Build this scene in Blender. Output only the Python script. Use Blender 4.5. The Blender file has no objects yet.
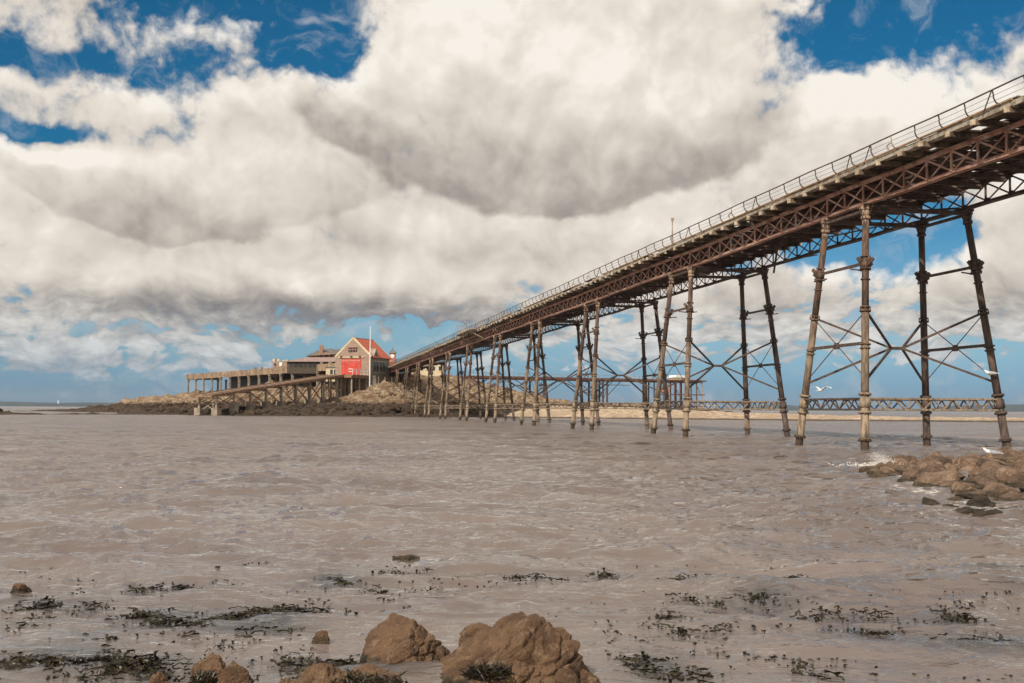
import bpy, math, random
import numpy as np
from mathutils import Vector, Matrix, noise as mn

random.seed(7)
rng = np.random.default_rng(7)
scene = bpy.context.scene
PI = math.pi
R = math.radians

# ------------------------------------------------------------ camera
F = 1128.6; YAW = .1925; PITCH = .0595; ROLL = .0052; H = 1.499
cam_d = bpy.data.cameras.new('camera'); cam = bpy.data.objects.new('camera', cam_d)
scene.collection.objects.link(cam); scene.camera = cam
cam_d.sensor_width = 36; cam_d.lens = F / 1024 * 36
cam_d.clip_start = .1; cam_d.clip_end = 60000
cam.matrix_world = Matrix.Translation((0, 0, H)) @ Matrix.Rotation(PI / 2 + PITCH, 4, 'X') @ Matrix.Rotation(ROLL, 4, 'Z')

# ------------------------------------------------------------ sun, sky, exposure
SUN_EL = R(38); SUN_HEAD = R(29)          # light travels towards this heading, right of +Y
sd = bpy.data.lights.new('sun', 'SUN'); sd.energy = 4.3; sd.angle = R(.6); sd.color = (1, .93, .82)
sun = bpy.data.objects.new('sun', sd); scene.collection.objects.link(sun)
dirv = Vector((math.sin(SUN_HEAD) * math.cos(SUN_EL), math.cos(SUN_HEAD) * math.cos(SUN_EL), -math.sin(SUN_EL)))
sun.rotation_euler = dirv.to_track_quat('-Z', 'Y').to_euler()
scene.view_settings.view_transform = 'Standard'; scene.view_settings.look = 'None'
scene.view_settings.exposure = 0; scene.view_settings.gamma = 1
scene.cycles.use_denoising = True
scene.cycles.max_bounces = 6; scene.cycles.volume_bounces = 0
scene.cycles.sample_clamp_indirect = 6

world = bpy.data.worlds.new('World'); scene.world = world; world.use_nodes = True
world.cycles.sampling_method = 'MANUAL'; world.cycles.sample_map_resolution = 256


class NT:
    """tiny helper for writing node trees"""
    def __init__(s, tree): s.t = tree; s.n = tree.nodes; s.l = tree.links
    def put(s, sock, v):
        if isinstance(v, bpy.types.NodeSocket): s.l.new(v, sock)
        elif v is not None: sock.default_value = v
    def node(s, typ, ins=None, **kw):
        n = s.n.new(typ)
        for k, v in kw.items(): setattr(n, k, v)
        for k, v in (ins or {}).items(): s.put(n.inputs[k], v)
        return n
    def m(s, op, a, b=None, c=None, clamp=False):
        n = s.n.new('ShaderNodeMath'); n.operation = op; n.use_clamp = clamp
        s.put(n.inputs[0], a); s.put(n.inputs[1], b); s.put(n.inputs[2], c); return n.outputs[0]
    def v(s, op, a, b=None, out=0):
        n = s.n.new('ShaderNodeVectorMath'); n.operation = op
        s.put(n.inputs[0], a)
        if op == 'SCALE': s.put(n.inputs['Scale'], b)
        else: s.put(n.inputs[1], b)
        return n.outputs[out]
    def xyz(s, x, y, z): return s.node('ShaderNodeCombineXYZ', {0: x, 1: y, 2: z}).outputs[0]
    def sep(s, v): return s.node('ShaderNodeSeparateXYZ', {0: v}).outputs
    def noise(s, vec, scale, detail=4, rough=.55, out=0, dist=0):
        return s.node('ShaderNodeTexNoise', {'Vector': vec, 'Scale': scale, 'Detail': detail, 'Roughness': rough, 'Distortion': dist}).outputs[out]
    def mix(s, f, a, b):
        n = s.n.new('ShaderNodeMix'); n.data_type = 'RGBA'
        s.put(n.inputs[0], f); s.put(n.inputs[6], c4(a)); s.put(n.inputs[7], c4(b)); return n.outputs[2]
    def step(s, x, a, b, lo=0, hi=1):
        n = s.n.new('ShaderNodeMapRange'); n.interpolation_type = 'SMOOTHSTEP'
        s.put(n.inputs[0], x); s.put(n.inputs[1], a); s.put(n.inputs[2], b); s.put(n.inputs[3], lo); s.put(n.inputs[4], hi); return n.outputs[0]
    def ramp(s, f, stops):
        n = s.n.new('ShaderNodeValToRGB'); s.put(n.inputs[0], f); e = n.color_ramp.elements
        while len(e) < len(stops): e.new(.5)
        for i, (p, c) in enumerate(stops): e[i].position = p; e[i].color = c4(c)
        return n.outputs[0]


def c4(c):
    if isinstance(c, (tuple, list)) and len(c) == 3: return (*c, 1)
    return c


def srgb(r, g, b):
    f = lambda c: (c / 255 / 12.92) if c / 255 <= .04045 else ((c / 255 + .055) / 1.055) ** 2.4
    return (f(r), f(g), f(b))


def build_sky():
    # cloud cover laid out by compass bearing and elevation; unit = 0.0886 rad
    K = F / 100
    g = bpy.data.node_groups.new('cloud_density', 'ShaderNodeTree')
    g.interface.new_socket('P', in_out='INPUT', socket_type='NodeSocketVector')
    g.interface.new_socket('D', in_out='OUTPUT', socket_type='NodeSocketFloat')
    n = NT(g)
    gi = g.nodes.new('NodeGroupInput'); go = g.nodes.new('NodeGroupOutput')
    P = gi.outputs[0]

    def blobs(n, Q, lst):
        tot = None
        for (bx, by, rx, ry, a) in lst:
            d = n.v('MULTIPLY', n.v('SUBTRACT', Q, (bx, by, 0)), (1 / rx, 1 / ry, 0))
            e = n.m('MULTIPLY', n.m('EXPONENT', n.m('MULTIPLY', n.v('DOT_PRODUCT', d, d, out=1), -1)), a)
            tot = e if tot is None else n.m('ADD', tot, e)
        return tot

    def warp(n, P, s1, a1, s2, a2):
        w1 = n.v('SCALE', n.v('SUBTRACT', n.noise(P, s1, 2, .5, out=1), (.5, .5, .5)), a1)
        w2 = n.v('SCALE', n.v('SUBTRACT', n.noise(P, s2, 4, .55, out=1), (.5, .5, .5)), a2)
        return n.v('MULTIPLY', n.v('ADD', n.v('ADD', P, w1), w2), (1, 1, 0))
    Q = warp(n, P, .9, .7, 2.6, .20)
    # (bearing, elevation, half width, half height, amount)   negative = gap of blue
    tot = blobs(n, Q, [(2.3, 3.95, 1.3, .36, -1.25), (3.1, 3.5, .5, .22, -1.1), (2.5, 3.7, .9, .10, .4), (2.3, 3.3, .4, .2, -.45), (.9, 3.25, 1.0, .16, -.8), (.5, 2.55, .8, .10, -1.1),
             (9.3, 3.95, .9, .62, -1.6), (8.25, 3.45, .6, .25, -1.2), (7.6, 2.95, .35, .16, -.35), (8.6, 3.75, .25, .35, -.7), (10.0, 2.1, .45, .6, .9), (6.0, 1.9, 1.4, .5, .55),
             (9.0, 1.72, .75, .30, -1.6), (8.0, 1.6, .3, .15, -.8), (7.05, 1.47, .4, .11, -1.2), (6.1, 1.0, .3, .12, -.6), (5.3, 1.2, .4, .1, -.3),
             (3.7, .58, 1.3, .22, -1.3), (1.3, .74, .9, .05, -.6), (.4, 3.95, .9, .4, .5), (8.7, .28, 2.6, .16, -.6),
             (2.35, .52, .6, .17, 1.15), (.7, .55, 1.0, .2, .95), (4.4, .42, .5, .1, .4), (6.2, .75, .8, .3, .2), (7.8, .80, 2.8, .30, .35), (9.9, 1.5, .35, .5, .6),
             (5.6, 3.3, 2.2, 1.1, .6), (8.7, 2.9, 1.3, .55, .45), (1.8, 2.0, 2.2, .8, .5), (3.0, 1.1, 2.6, .3, .7)])
    nb = n.noise(P, 1.35, 3, .5)                                                 # big masses
    pn = n.noise(Q, 1.9, 2, .5); puff = n.m('ABSOLUTE', n.m('MULTIPLY', n.m('SUBTRACT', pn, .5), 4))      # rounded lobes with creases
    pn2 = n.noise(Q, 5.2, 3, .5); puff2 = n.m('ABSOLUTE', n.m('MULTIPLY', n.m('SUBTRACT', pn2, .5), 4))
    f2 = n.noise(P, 9, 3, .6)
    lx = n.m('SUBTRACT', n.noise(n.v('MULTIPLY', Q, (1.0, 2.3, 1)), 3.0, 4, .58), .5)
    lowband = n.m('MULTIPLY', n.m('MULTIPLY', lx, 4.6), n.m('MULTIPLY', n.step(n.sep(P)[1], 1.35, .8), n.step(n.sep(P)[1], .12, .40)))
    low = n.step(n.sep(P)[1], .10, 1.0, -.12, .36)
    D = n.m('ADD', n.m('ADD', tot, n.m('ADD', low, lowband)), n.m('ADD', n.m('MULTIPLY', n.m('SUBTRACT', nb, .5), 1.3), n.m('ADD', n.m('MULTIPLY', n.m('SUBTRACT', puff, .35), .42), n.m('MULTIPLY', n.m('SUBTRACT', puff2, .35), .15))))
    f2 = n.m('MULTIPLY', n.m('SUBTRACT', f2, .5), .55)
    g.interface.new_socket('F', in_out='OUTPUT', socket_type='NodeSocketFloat')
    g.links.new(D, go.inputs[0]); g.links.new(n.m('ADD', D, f2), go.inputs[1])

    n = NT(world.node_tree); world.node_tree.nodes.clear()
    tc = n.node('ShaderNodeTexCoord').outputs['Generated']
    x, y, z = n.sep(tc)
    az = n.m('MULTIPLY_ADD', n.m('ARCTAN2', x, y), K, 5.12)
    el = n.m('MULTIPLY', n.m('ARCSINE', z), K)
    P = n.xyz(az, n.m('MAXIMUM', el, 0), 0)

    def dens(p):
        q = n.node('ShaderNodeGroup'); q.node_tree = g; n.put(q.inputs[0], p); return q.outputs
    D, Df = dens(P)[:2]
    Du = dens(n.v('ADD', P, (-.08, .20, 0)))[0]
    alpha = n.step(Df, -.14, .44)
    sh = n.m('ADD', n.m('MULTIPLY', n.m('SUBTRACT', D, Du), .36), n.m('MULTIPLY', n.m('SUBTRACT', Df, D), .12))
    sh = n.m('ADD', sh, n.m('MULTIPLY', n.m('SUBTRACT', n.noise(P, .8, 3, .5), .5), .6))
    tot = blobs(n, warp(n, P, 1.4, .7, 4, .15), [(5.1, 2.3, 1.5, .35, .12), (2.6, .95, 2.8, .24, .60), (4.4, .9, 1.2, .2, .2), (4.2, 1.55, 1.0, .25, .12), (2.5, 1.55, 1.0, .25, .18), (1.7, 1.95, .7, .2, .22),
                (.6, 2.9, 1.2, .3, .15), (8.4, 1.0, 1.6, .3, .30), (7.3, 1.25, .8, .2, .25), (.6, 3.9, .8, .25, .25), (9.8, 1.1, .6, .2, .2), (.8, .45, 1.6, .12, .2), (4.2, .35, 2, .2, .2),
                (6.6, 3.4, 1.6, .5, -.12), (8.9, 3.0, 1.0, .4, -.22), (6.3, 1.9, .9, .25, -.12), (2.9, 1.25, 1.4, .2, -.12), (4.6, 3.6, 1.0, .4, -.15), (1.2, 2.2, .5, .2, -.1)])
    # the nearer bank of cloud: bright crown, brown-grey underside ending in a crisp edge before the bank behind
    Qf = warp(n, P, 1.1, .55, 3.2, .22)
    ef = n.v('MULTIPLY', n.v('SUBTRACT', Qf, (5.55, 3.55, 0)), (1 / 2.75, 1 / 1.55, 0)); e2 = n.v('DOT_PRODUCT', ef, ef, out=1)
    gf = n.m('MULTIPLY', n.step(e2, .12, .92), n.step(e2, 1.10, .98)); gf = n.m('MULTIPLY', gf, n.step(n.sep(Qf)[1], 3.5, 2.5))
    ef = n.v('MULTIPLY', n.v('SUBTRACT', Qf, (2.0, 2.6, 0)), (1 / 1.9, 1 / 1.0, 0)); e3 = n.v('DOT_PRODUCT', ef, ef, out=1)
    gf2 = n.m('MULTIPLY', n.step(e3, .2, .95), n.step(e3, 1.12, .98)); gf2 = n.m('MULTIPLY', gf2, n.step(n.sep(Qf)[1], 2.6, 1.9))
    tot = n.m('ADD', tot, n.m('ADD', n.m('MULTIPLY', gf, .42), n.m('MULTIPLY', gf2, .22)))
    sh = n.m('SUBTRACT', n.m('ADD', sh, .78), tot)
    sh = n.m('MAXIMUM', n.m('MINIMUM', sh, 1), 0)
    S = 1 / .1
    ccol = n.ramp(sh, [(0, srgb(134, 127, 125)), (.28, srgb(170, 161, 153)), (.58, srgb(209, 200, 189)), (.85, srgb(235, 226, 214)), (1, srgb(249, 242, 232))])
    # low clouds take the blue of the air in front of them
    lowf = n.step(el, .15, 1.25, .58, 0)
    ccol = n.mix(lowf, ccol, srgb(128, 163, 188))
    ccol = n.v('SCALE', ccol, S)
    sky = n.node('ShaderNodeTexSky', sky_type='NISHITA', sun_disc=False, sun_elevation=SUN_EL,
                 sun_rotation=PI + SUN_HEAD, altitude=0, air_density=1.0, dust_density=.6, ozone_density=3.0).outputs[0]
    tint = n.mix(n.step(el, .6, 2.4), n.mix(n.step(el, 0, .8), (.24, .52, .98), (.46, .66, .80)), (.05, .45, .60))
    sky = n.v('MULTIPLY', sky, tint)
    thin = n.noise(n.v('MULTIPLY', n.v('ADD', P, n.v('SCALE', n.noise(P, 1.2, 3, .5, out=1), 1.2)), (1.0, 1.7, 1)), 1.5, 6, .62)     # veils of thin cloud over the blue
    sky = n.mix(n.m('MULTIPLY', n.step(thin, .50, .74), .62), sky, n.v('SCALE', n.mix(.5, srgb(150, 170, 190), srgb(215, 212, 208)), S))
    col = n.mix(alpha, sky, ccol)
    bg = n.node('ShaderNodeBackground', {0: col, 1: .1})
    out = n.node('ShaderNodeOutputWorld'); n.l.new(bg.outputs[0], out.inputs[0])


build_sky()

# ------------------------------------------------------------ helpers
U = Vector((-math.sin(YAW), math.cos(YAW), 0)); N = Vector((math.cos(YAW), math.sin(YAW), 0))


def ray(px, py):
    u = px - 512; v = py - 341.5; c, s = math.cos(ROLL), math.sin(ROLL)
    u2 = u * c + v * s; v2 = -u * s + v * c
    Z = -v2 / F; X = u2 / F; c, s = math.cos(PITCH), math.sin(PITCH)
    return Vector((X, c - Z * s, s + Z * c))


def at(px, py, Y):
    """point of the place seen in this direction at distance Y"""
    d = ray(px, py); k = Y / d.y; return Vector((d.x * k, Y, d.z * k + H))


def on_water(px, py, z=0.0):
    d = ray(px, py); k = (z - H) / d.z; return Vector((d.x * k, d.y * k, z))


class MB:
    def __init__(s): s.v = []; s.f = []
    def add(s, vs, fs):
        b = len(s.v); s.v += [tuple(v) for v in vs]; s.f += [tuple(i + b for i in f) for f in fs]
    def box(s, c, size, ax=None):
        c = Vector(c); X, Y, Z = ax or (Vector((1, 0, 0)), Vector((0, 1, 0)), Vector((0, 0, 1)))
        a, b, d = size[0] / 2, size[1] / 2, size[2] / 2
        vs = [c + X * (a * i) + Y * (b * j) + Z * (d * k) for k in (-1, 1) for j in (-1, 1) for i in (-1, 1)]
        s.add(vs, [(0, 2, 3, 1), (4, 5, 7, 6), (0, 1, 5, 4), (2, 6, 7, 3), (0, 4, 6, 2), (1, 3, 7, 5)])
    def bar(s, p, q, w, h=None, up=(0, 0, 1)):
        p = Vector(p); q = Vector(q); d = q - p; L = d.length
        if L < 1e-6: return
        Y = d / L; X = Y.cross(Vector(up))
        if X.length < 1e-3: X = Y.cross(Vector((0, 1, 0)))
        X.normalize(); Z = X.cross(Y)
        s.box((p + q) / 2, (w, L, h or w), (X, Y, Z))
    def tube(s, p, q, r0, r1=None, n=8, cap=True):
        p = Vector(p); q = Vector(q); d = (q - p)
        if d.length < 1e-6: return
        d.normalize(); r1 = r0 if r1 is None else r1
        X = d.cross(Vector((0, 0, 1)))
        if X.length < 1e-3: X = Vector((1, 0, 0))
        X.normalize(); Y = d.cross(X)
        vs = []
        for c, r in ((p, r0), (q, r1)):
            vs += [c + X * (r * math.cos(2 * PI * i / n)) + Y * (r * math.sin(2 * PI * i / n)) for i in range(n)]
        fs = [(i, (i + 1) % n, n + (i + 1) % n, n + i) for i in range(n)]
        if cap: fs += [tuple(range(n))[::-1], tuple(range(n, 2 * n))]
        s.add(vs, fs)
    def path(s, pts, r, n=6):
        for a, b in zip(pts, pts[1:]): s.tube(a, b, r, r, n)
    def prism(s, poly, y0, y1):
        """poly in xz, swept along y"""
        n = len(poly)
        vs = [(a, y0, b) for a, b in poly] + [(a, y1, b) for a, b in poly]
        s.add(vs, [tuple(range(n)), tuple(range(2 * n - 1, n - 1, -1))] + [(i, i + n, (i + 1) % n + n, (i + 1) % n) for i in range(n)])
    def mesh(s, name):
        m = bpy.data.meshes.new(name); m.from_pydata(s.v, [], s.f); m.update(); return m
    def build(s, name, mat, parent=None, smooth=False, mesh=None):
        m = mesh or s.mesh(name)
        if mat and not m.materials: m.materials.append(mat)
        if smooth: m.polygons.foreach_set('use_smooth', [True] * len(m.polygons))
        o = bpy.data.objects.new(name, m); scene.collection.objects.link(o); o.parent = parent
        return o


def link(name, mesh, mat=None, parent=None, smooth=False):
    return MB().build(name, mat, parent, smooth, mesh)


def np_mesh(name, verts, quads=None, tris=None, smooth=True):
    me = bpy.data.meshes.new(name); me.vertices.add(len(verts))
    me.vertices.foreach_set('co', np.asarray(verts, np.float32).ravel())
    f = quads if quads is not None else tris; k = 4 if quads is not None else 3
    f = np.asarray(f, np.int32)
    me.loops.add(f.size); me.polygons.add(len(f))
    me.loops.foreach_set('vertex_index', f.ravel())
    me.polygons.foreach_set('loop_start', np.arange(0, f.size, k, dtype=np.int32))
    me.polygons.foreach_set('loop_total', np.full(len(f), k, np.int32))
    if smooth: me.polygons.foreach_set('use_smooth', np.ones(len(f), bool))
    me.update(calc_edges=True); return me


def grid_quads(ny, nx):
    i = np.arange(ny * nx).reshape(ny, nx)
    return np.stack([i[:-1, :-1], i[:-1, 1:], i[1:, 1:], i[1:, :-1]], -1).reshape(-1, 4)


def tag(o, label=None, cat=None, group=None, kind=None):
    for k, v in (('label', label), ('category', cat), ('group', group), ('kind', kind)):
        if v: o[k] = v
    return o


def empty(name, loc=(0, 0, 0), rz=0):
    o = bpy.data.objects.new(name, None); scene.collection.objects.link(o)
    o.location = loc; o.rotation_euler = (0, 0, rz); o.empty_display_size = .5; return o


# value noise in numpy (periodic lattice), fbm and ridged
_perm = rng.random((256, 256))


def vnoise(x, y):
    xi = np.floor(x).astype(int); yi = np.floor(y).astype(int); xf = x - xi; yf = y - yi
    u = xf * xf * (3 - 2 * xf); v = yf * yf * (3 - 2 * yf)
    g = lambda a, b: _perm[a % 256, b % 256]
    return (g(xi, yi) * (1 - u) + g(xi + 1, yi) * u) * (1 - v) + (g(xi, yi + 1) * (1 - u) + g(xi + 1, yi + 1) * u) * v


def fbm(x, y, o=5, ridged=False):
    s = 0; a = .5; t = 0
    for i in range(o):
        k = vnoise(x * 2 ** i + 17.3 * i, y * 2 ** i + 5.1 * i)
        if ridged: k = 1 - abs(2 * k - 1)
        s = s + a * k; t += a; a *= .5
    return s / t


# ------------------------------------------------------------ materials
def mat(name, fn, rough=.8, metal=0, spec=.4):
    m = bpy.data.materials.new(name); m.use_nodes = True; t = m.node_tree; t.nodes.clear(); n = NT(t)
    b = n.node('ShaderNodeBsdfPrincipled', {'Roughness': rough, 'Metallic': metal, 'Specular IOR Level': spec})
    o = n.node('ShaderNodeOutputMaterial'); t.links.new(b.outputs[0], o.inputs[0])
    fn(n, b); return m


def bump(n, b, h, strength, dist):
    q = n.node('ShaderNodeBump', {'Strength': strength, 'Distance': dist, 'Height': h}); n.l.new(q.outputs[0], b.inputs['Normal'])


def mottled(c1, c2, c3=None, scale=3, bs=.3, bd=.02, world_pos=True, stretch=(1, 1, 1), hi=.65, lo=.35):
    def fn(n, b):
        p = n.node('ShaderNodeNewGeometry').outputs['Position'] if world_pos else n.node('ShaderNodeTexCoord').outputs['Object']
        p = n.v('MULTIPLY', p, stretch)
        a = n.noise(p, scale, 7, .65)
        c = n.mix(n.step(a, lo, hi), c1, c2)
        if c3:
            a2 = n.noise(n.v('ADD', p, (9, 4, 2)), scale * 2.7, 5, .6)
            c = n.mix(n.step(a2, .52, .68), c, c3)
        n.put(b.inputs['Base Color'], c)
        bump(n, b, n.noise(p, scale * 6, 6, .7), bs, bd)
    return fn


M = {}
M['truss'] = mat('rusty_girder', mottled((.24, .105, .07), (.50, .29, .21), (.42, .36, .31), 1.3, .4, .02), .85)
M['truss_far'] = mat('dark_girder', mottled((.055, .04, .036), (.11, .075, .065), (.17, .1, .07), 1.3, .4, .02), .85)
M['iron'] = mat('dark_iron', mottled((.04, .03, .026), (.11, .065, .045), (.16, .1, .07), 4, .4, .01), .8)
M['rust'] = mat('rust_red_iron', mottled((.07, .035, .025), (.19, .085, .055), (.13, .10, .08), 1.5, .5, .01), .85)
M['timber'] = mat('weathered_timber', mottled((.17, .13, .09), (.42, .34, .25), (.55, .48, .38), 2.2, .4, .01), .85)
M['timber_dark'] = mat('old_dark_timber', mottled((.04, .03, .024), (.10, .075, .055), (.19, .145, .10), 3, .4, .01), .9)
def joist_fn(n, b):
    o = n.node('ShaderNodeTexCoord').outputs['Object']; p = n.node('ShaderNodeNewGeometry').outputs['Position']
    e = n.step(n.m('ABSOLUTE', n.sep(o)[0]), 3.06, 3.14); a = n.noise(p, 2.5, 5, .6)
    dk = n.mix(n.step(a, .4, .6), (.06, .045, .033), (.19, .14, .10)); pl = n.mix(n.step(a, .4, .6), (.38, .27, .17), (.62, .5, .36))
    n.put(b.inputs['Base Color'], n.mix(e, dk, pl))


M['joist'] = mat('timber_with_bleached_ends', joist_fn, .9)
M['pale_board'] = mat('pale_board', mottled((.22, .17, .12), (.46, .41, .33), (.20, .11, .06), 2.4, .3, .01), .8)
M['orange_rail'] = mat('orange_brown_rail', mottled((.30, .16, .06), (.2, .1, .05), (.4, .3, .18), 1.5, .4, .01), .8)


def column_fn(n, b):
    p = n.node('ShaderNodeNewGeometry').outputs['Position']; z = n.sep(p)[2]
    a = n.noise(p, 1.6, 6, .65); a2 = n.noise(n.v('MULTIPLY', p, (6, 6, 1.2)), 1.5, 5, .6)
    hgt = n.m('ADD', z, n.m('MULTIPLY', n.m('SUBTRACT', a, .5), 5))
    dark = n.mix(n.step(a2, .38, .6), (.06, .042, .034), (.15, .085, .055))
    silt = n.mix(n.step(a2, .35, .62), (.15, .105, .070), (.33, .245, .165))
    c = n.mix(n.step(hgt, 2.2, 6.2), silt, dark)
    weed = n.step(n.m('ADD', z, n.m('MULTIPLY', n.m('SUBTRACT', a2, .5), 1.1)), .25, .8)
    c = n.mix(weed, (.07, .048, .03), c)
    # sunlit heads of the columns, painted paler in patches
    c = n.mix(n.m('MULTIPLY', n.step(z, 8.5, 9.1), n.step(a2, .45, .55)), c, (.36, .24, .16))
    n.put(b.inputs['Base Color'], c); bump(n, b, n.noise(p, 22, 5, .7), .6, .02)


M['column'] = mat('silted_iron_column', column_fn, .85)


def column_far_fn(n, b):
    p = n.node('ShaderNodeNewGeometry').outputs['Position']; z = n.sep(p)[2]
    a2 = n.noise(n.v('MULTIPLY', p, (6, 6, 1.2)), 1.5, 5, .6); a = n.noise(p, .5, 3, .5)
    c = n.mix(n.step(a2, .38, .62), (.045, .034, .03), (.12, .08, .06))  # darker than the near columns: shade of the deck put into the colour
    c = n.mix(n.m('MULTIPLY', n.step(a, .52, .66), n.step(z, 5, 2)), c, (.26, .18, .12))  # paler patches low down, painted where sun gets under the deck
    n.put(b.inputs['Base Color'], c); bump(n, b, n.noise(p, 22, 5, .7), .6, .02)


M['column_far'] = mat('shaded_iron_column', column_far_fn, .8)


def rock_fn(c1, c2, c3, scale=1.0, weed=None, sparkle=0, bd=.05):
    def fn(n, b):
        p = n.node('ShaderNodeNewGeometry').outputs['Position']; z = n.sep(p)[2]
        a = n.noise(p, 1.3 * scale, 8, .65); a2 = n.noise(n.v('ADD', p, (3, 8, 1)), 6 * scale, 7, .7)
        c = n.mix(n.step(a, .36, .64), c1, c2)
        c = n.mix(n.step(a2, .5, .68), c, c3)
        if not sparkle: crk = n.node('ShaderNodeTexVoronoi', {'Vector': n.v('ADD', p, n.v('SCALE', n.noise(p, 5 * scale, 4, .6, out=1), .35 / scale)), 'Scale': 2.2 * scale}, feature='DISTANCE_TO_EDGE').outputs[0]
        if not sparkle: c = n.mix(n.step(crk, .0, .03), n.v('SCALE', c, .5), c)
        if sparkle:
            s1 = n.noise(p, 260, 1, .5)
            c = n.mix(n.step(s1, .68, .74), c, (.55, .45, .32))
            c = n.mix(n.step(n.noise(p, 150, 2, .5), .62, .7), c, (.05, .035, .02))
        if weed is not None:
            hz = n.m('ADD', z, n.m('MULTIPLY', n.m('SUBTRACT', a, .5), weed * 1.6))
            wc = n.mix(n.step(a2, .4, .6), (.035, .03, .018), (.13, .085, .045))
            c = n.mix(n.step(hz, weed * .7, weed * 1.15), wc, c)
        n.put(b.inputs['Base Color'], c)
        if not sparkle: n.put(b.inputs['Base Color'], n.v('SCALE', c, n.m('MULTIPLY_ADD', n.node('ShaderNodeObjectInfo').outputs['Random'], .65, .62)))
        if sparkle:
            st = n.noise(n.v('MULTIPLY', n.node('ShaderNodeVectorRotate', {'Vector': p, 'Axis': (.4, 1, .2), 'Angle': .75}).outputs[0], (3, 3, 26)), 1.6, 5, .6)
            c = n.mix(n.step(st, .54, .64), c, n.v('SCALE', c, .72))
            n.put(b.inputs['Base Color'], c)
        h = n.m('ADD', n.noise(p, 14 * scale, 10, .75), n.m('MULTIPLY', st, .35)) if sparkle else n.m('ADD', n.noise(p, 14 * scale, 10, .72), n.m('MULTIPLY', n.m('MINIMUM', crk, .06), 3))
        bump(n, b, h, 1.0, bd)
    return fn


M['near_rock'] = mat('gritty_brown_rock', rock_fn((.15, .078, .04), (.28, .16, .085), (.37, .24, .14), 2.2, .045, 1, .06), .82)
M['spit_rock'] = mat('brown_shore_rock', rock_fn((.15, .09, .055), (.30, .195, .13), (.40, .28, .19), 2.0, .09, 0, .09), .8)
M['weedy_rock'] = mat('weed_covered_rock', rock_fn((.03, .024, .015), (.08, .055, .035), (.14, .09, .06), 2, None, 0, .05), .7)
M['stonework'] = mat('rubble_stonework', rock_fn((.16, .12, .095), (.30, .24, .19), (.38, .32, .26), .6, None, 0, .08), .9)


def island_fn(n, b):
    p = n.node('ShaderNodeNewGeometry').outputs['Position']; z = n.sep(p)[2]
    a = n.noise(p, .09, 6, .6); a2 = n.noise(n.v('MULTIPLY', p, (1, 1, 2)), 1.1, 8, .78); a3 = n.noise(n.v('MULTIPLY', p, (1, 1, 2)), .3, 8, .75)
    tan = n.mix(n.step(a2, .40, .58), (.17, .105, .06), (.58, .42, .27))
    tan = n.mix(n.step(a3, .5, .58), tan, (.26, .16, .09))
    lowc = n.mix(n.step(a2, .42, .62), (.035, .026, .018), (.16, .095, .055))
    lowc = n.mix(n.step(a3, .56, .64), lowc, (.07, .065, .03))
    hz = n.m('ADD', z, n.m('ADD', n.m('MULTIPLY', n.m('SUBTRACT', a3, .5), 3.0), n.m('MULTIPLY', n.m('SUBTRACT', a2, .5), 2.0)))
    c = n.mix(n.step(hz, 2.3, 2.9), lowc, tan)
    n.put(b.inputs['Base Color'], c)
    bump(n, b, n.noise(p, 1.1, 8, .75), 1, 1.2)


M['island'] = mat('island_rock', island_fn, .95)


def sand_fn(n, b):
    p = n.node('ShaderNodeNewGeometry').outputs['Position']; z = n.sep(p)[2]
    a2 = n.noise(p, 1.1, 8, .78); a = n.noise(p, .12, 5, .6)
    c = n.mix(n.step(a2, .42, .58), (.30, .21, .135), (.56, .43, .30))
    c = n.mix(n.step(a, .45, .65), c, (.36, .26, .18))
    wet = n.step(n.m('ADD', z, n.m('MULTIPLY', n.m('SUBTRACT', a2, .5), .35)), .12, .3)
    c = n.mix(wet, (.085, .06, .045), c)
    n.put(b.inputs['Base Color'], c); bump(n, b, n.noise(p, 3, 6, .7), .8, .12)


M['sand'] = mat('shingle', sand_fn, .95)


def hill_fn(n, b):
    p = n.node('ShaderNodeNewGeometry').outputs['Position']
    a = n.noise(p, .004, 6, .7)
    n.put(b.inputs['Base Color'], n.mix(n.step(a, .4, .6), (.012, .022, .026), (.035, .045, .04)))


M['hill'] = mat('far_hillside', hill_fn, 1)


def brick_fn(c1, c2, mortar, scale=2.5):
    def fn(n, b):
        p = n.node('ShaderNodeTexCoord').outputs['Object']; x, y, z = n.sep(p)
        v = n.xyz(n.m('ADD', x, y), z, 0)
        q = n.node('ShaderNodeTexBrick', {'Vector': v, 'Color1': c4(c1), 'Color2': c4(c2), 'Mortar': c4(mortar), 'Scale': scale, 'Mortar Size': .03})
        a = n.noise(p, 1.5, 6, .65)
        n.put(b.inputs['Base Color'], n.mix(n.step(a, .35, .7, 0, .55), q.outputs[0], n.v('SCALE', q.outputs[0], .6)))
        bump(n, b, q.outputs['Fac'], -.4, .02)
    return fn


M['house_stone'] = mat('house_stone', brick_fn((.36, .24, .175), (.27, .18, .13), (.40, .31, .24), 1.8), .9)
M['side_stone'] = mat('shaded_wall_stone', brick_fn((.20, .17, .14), (.27, .22, .17), (.3, .27, .23), 1.8), .9)  # darker version of the house stone, the dim side walls painted in
M['red_tile'] = mat('red_roof_tile', mottled((.42, .085, .045), (.55, .15, .08), (.3, .07, .04), 2.2, .4, .05), .8)
M['red_paint'] = mat('red_door_paint', mottled((.46, .04, .028), (.60, .07, .045), (.50, .10, .07), 1.2, .2, .02), .7)
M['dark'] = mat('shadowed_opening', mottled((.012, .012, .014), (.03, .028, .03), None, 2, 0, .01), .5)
M['glass'] = mat('window_glass', mottled((.02, .025, .03), (.04, .05, .06), None, 2, 0, .01), .12, 0, .8)
M['white'] = mat('white_paint', mottled((.72, .72, .70), (.82, .82, .8), None, 3, .05, .01), .5)
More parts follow.
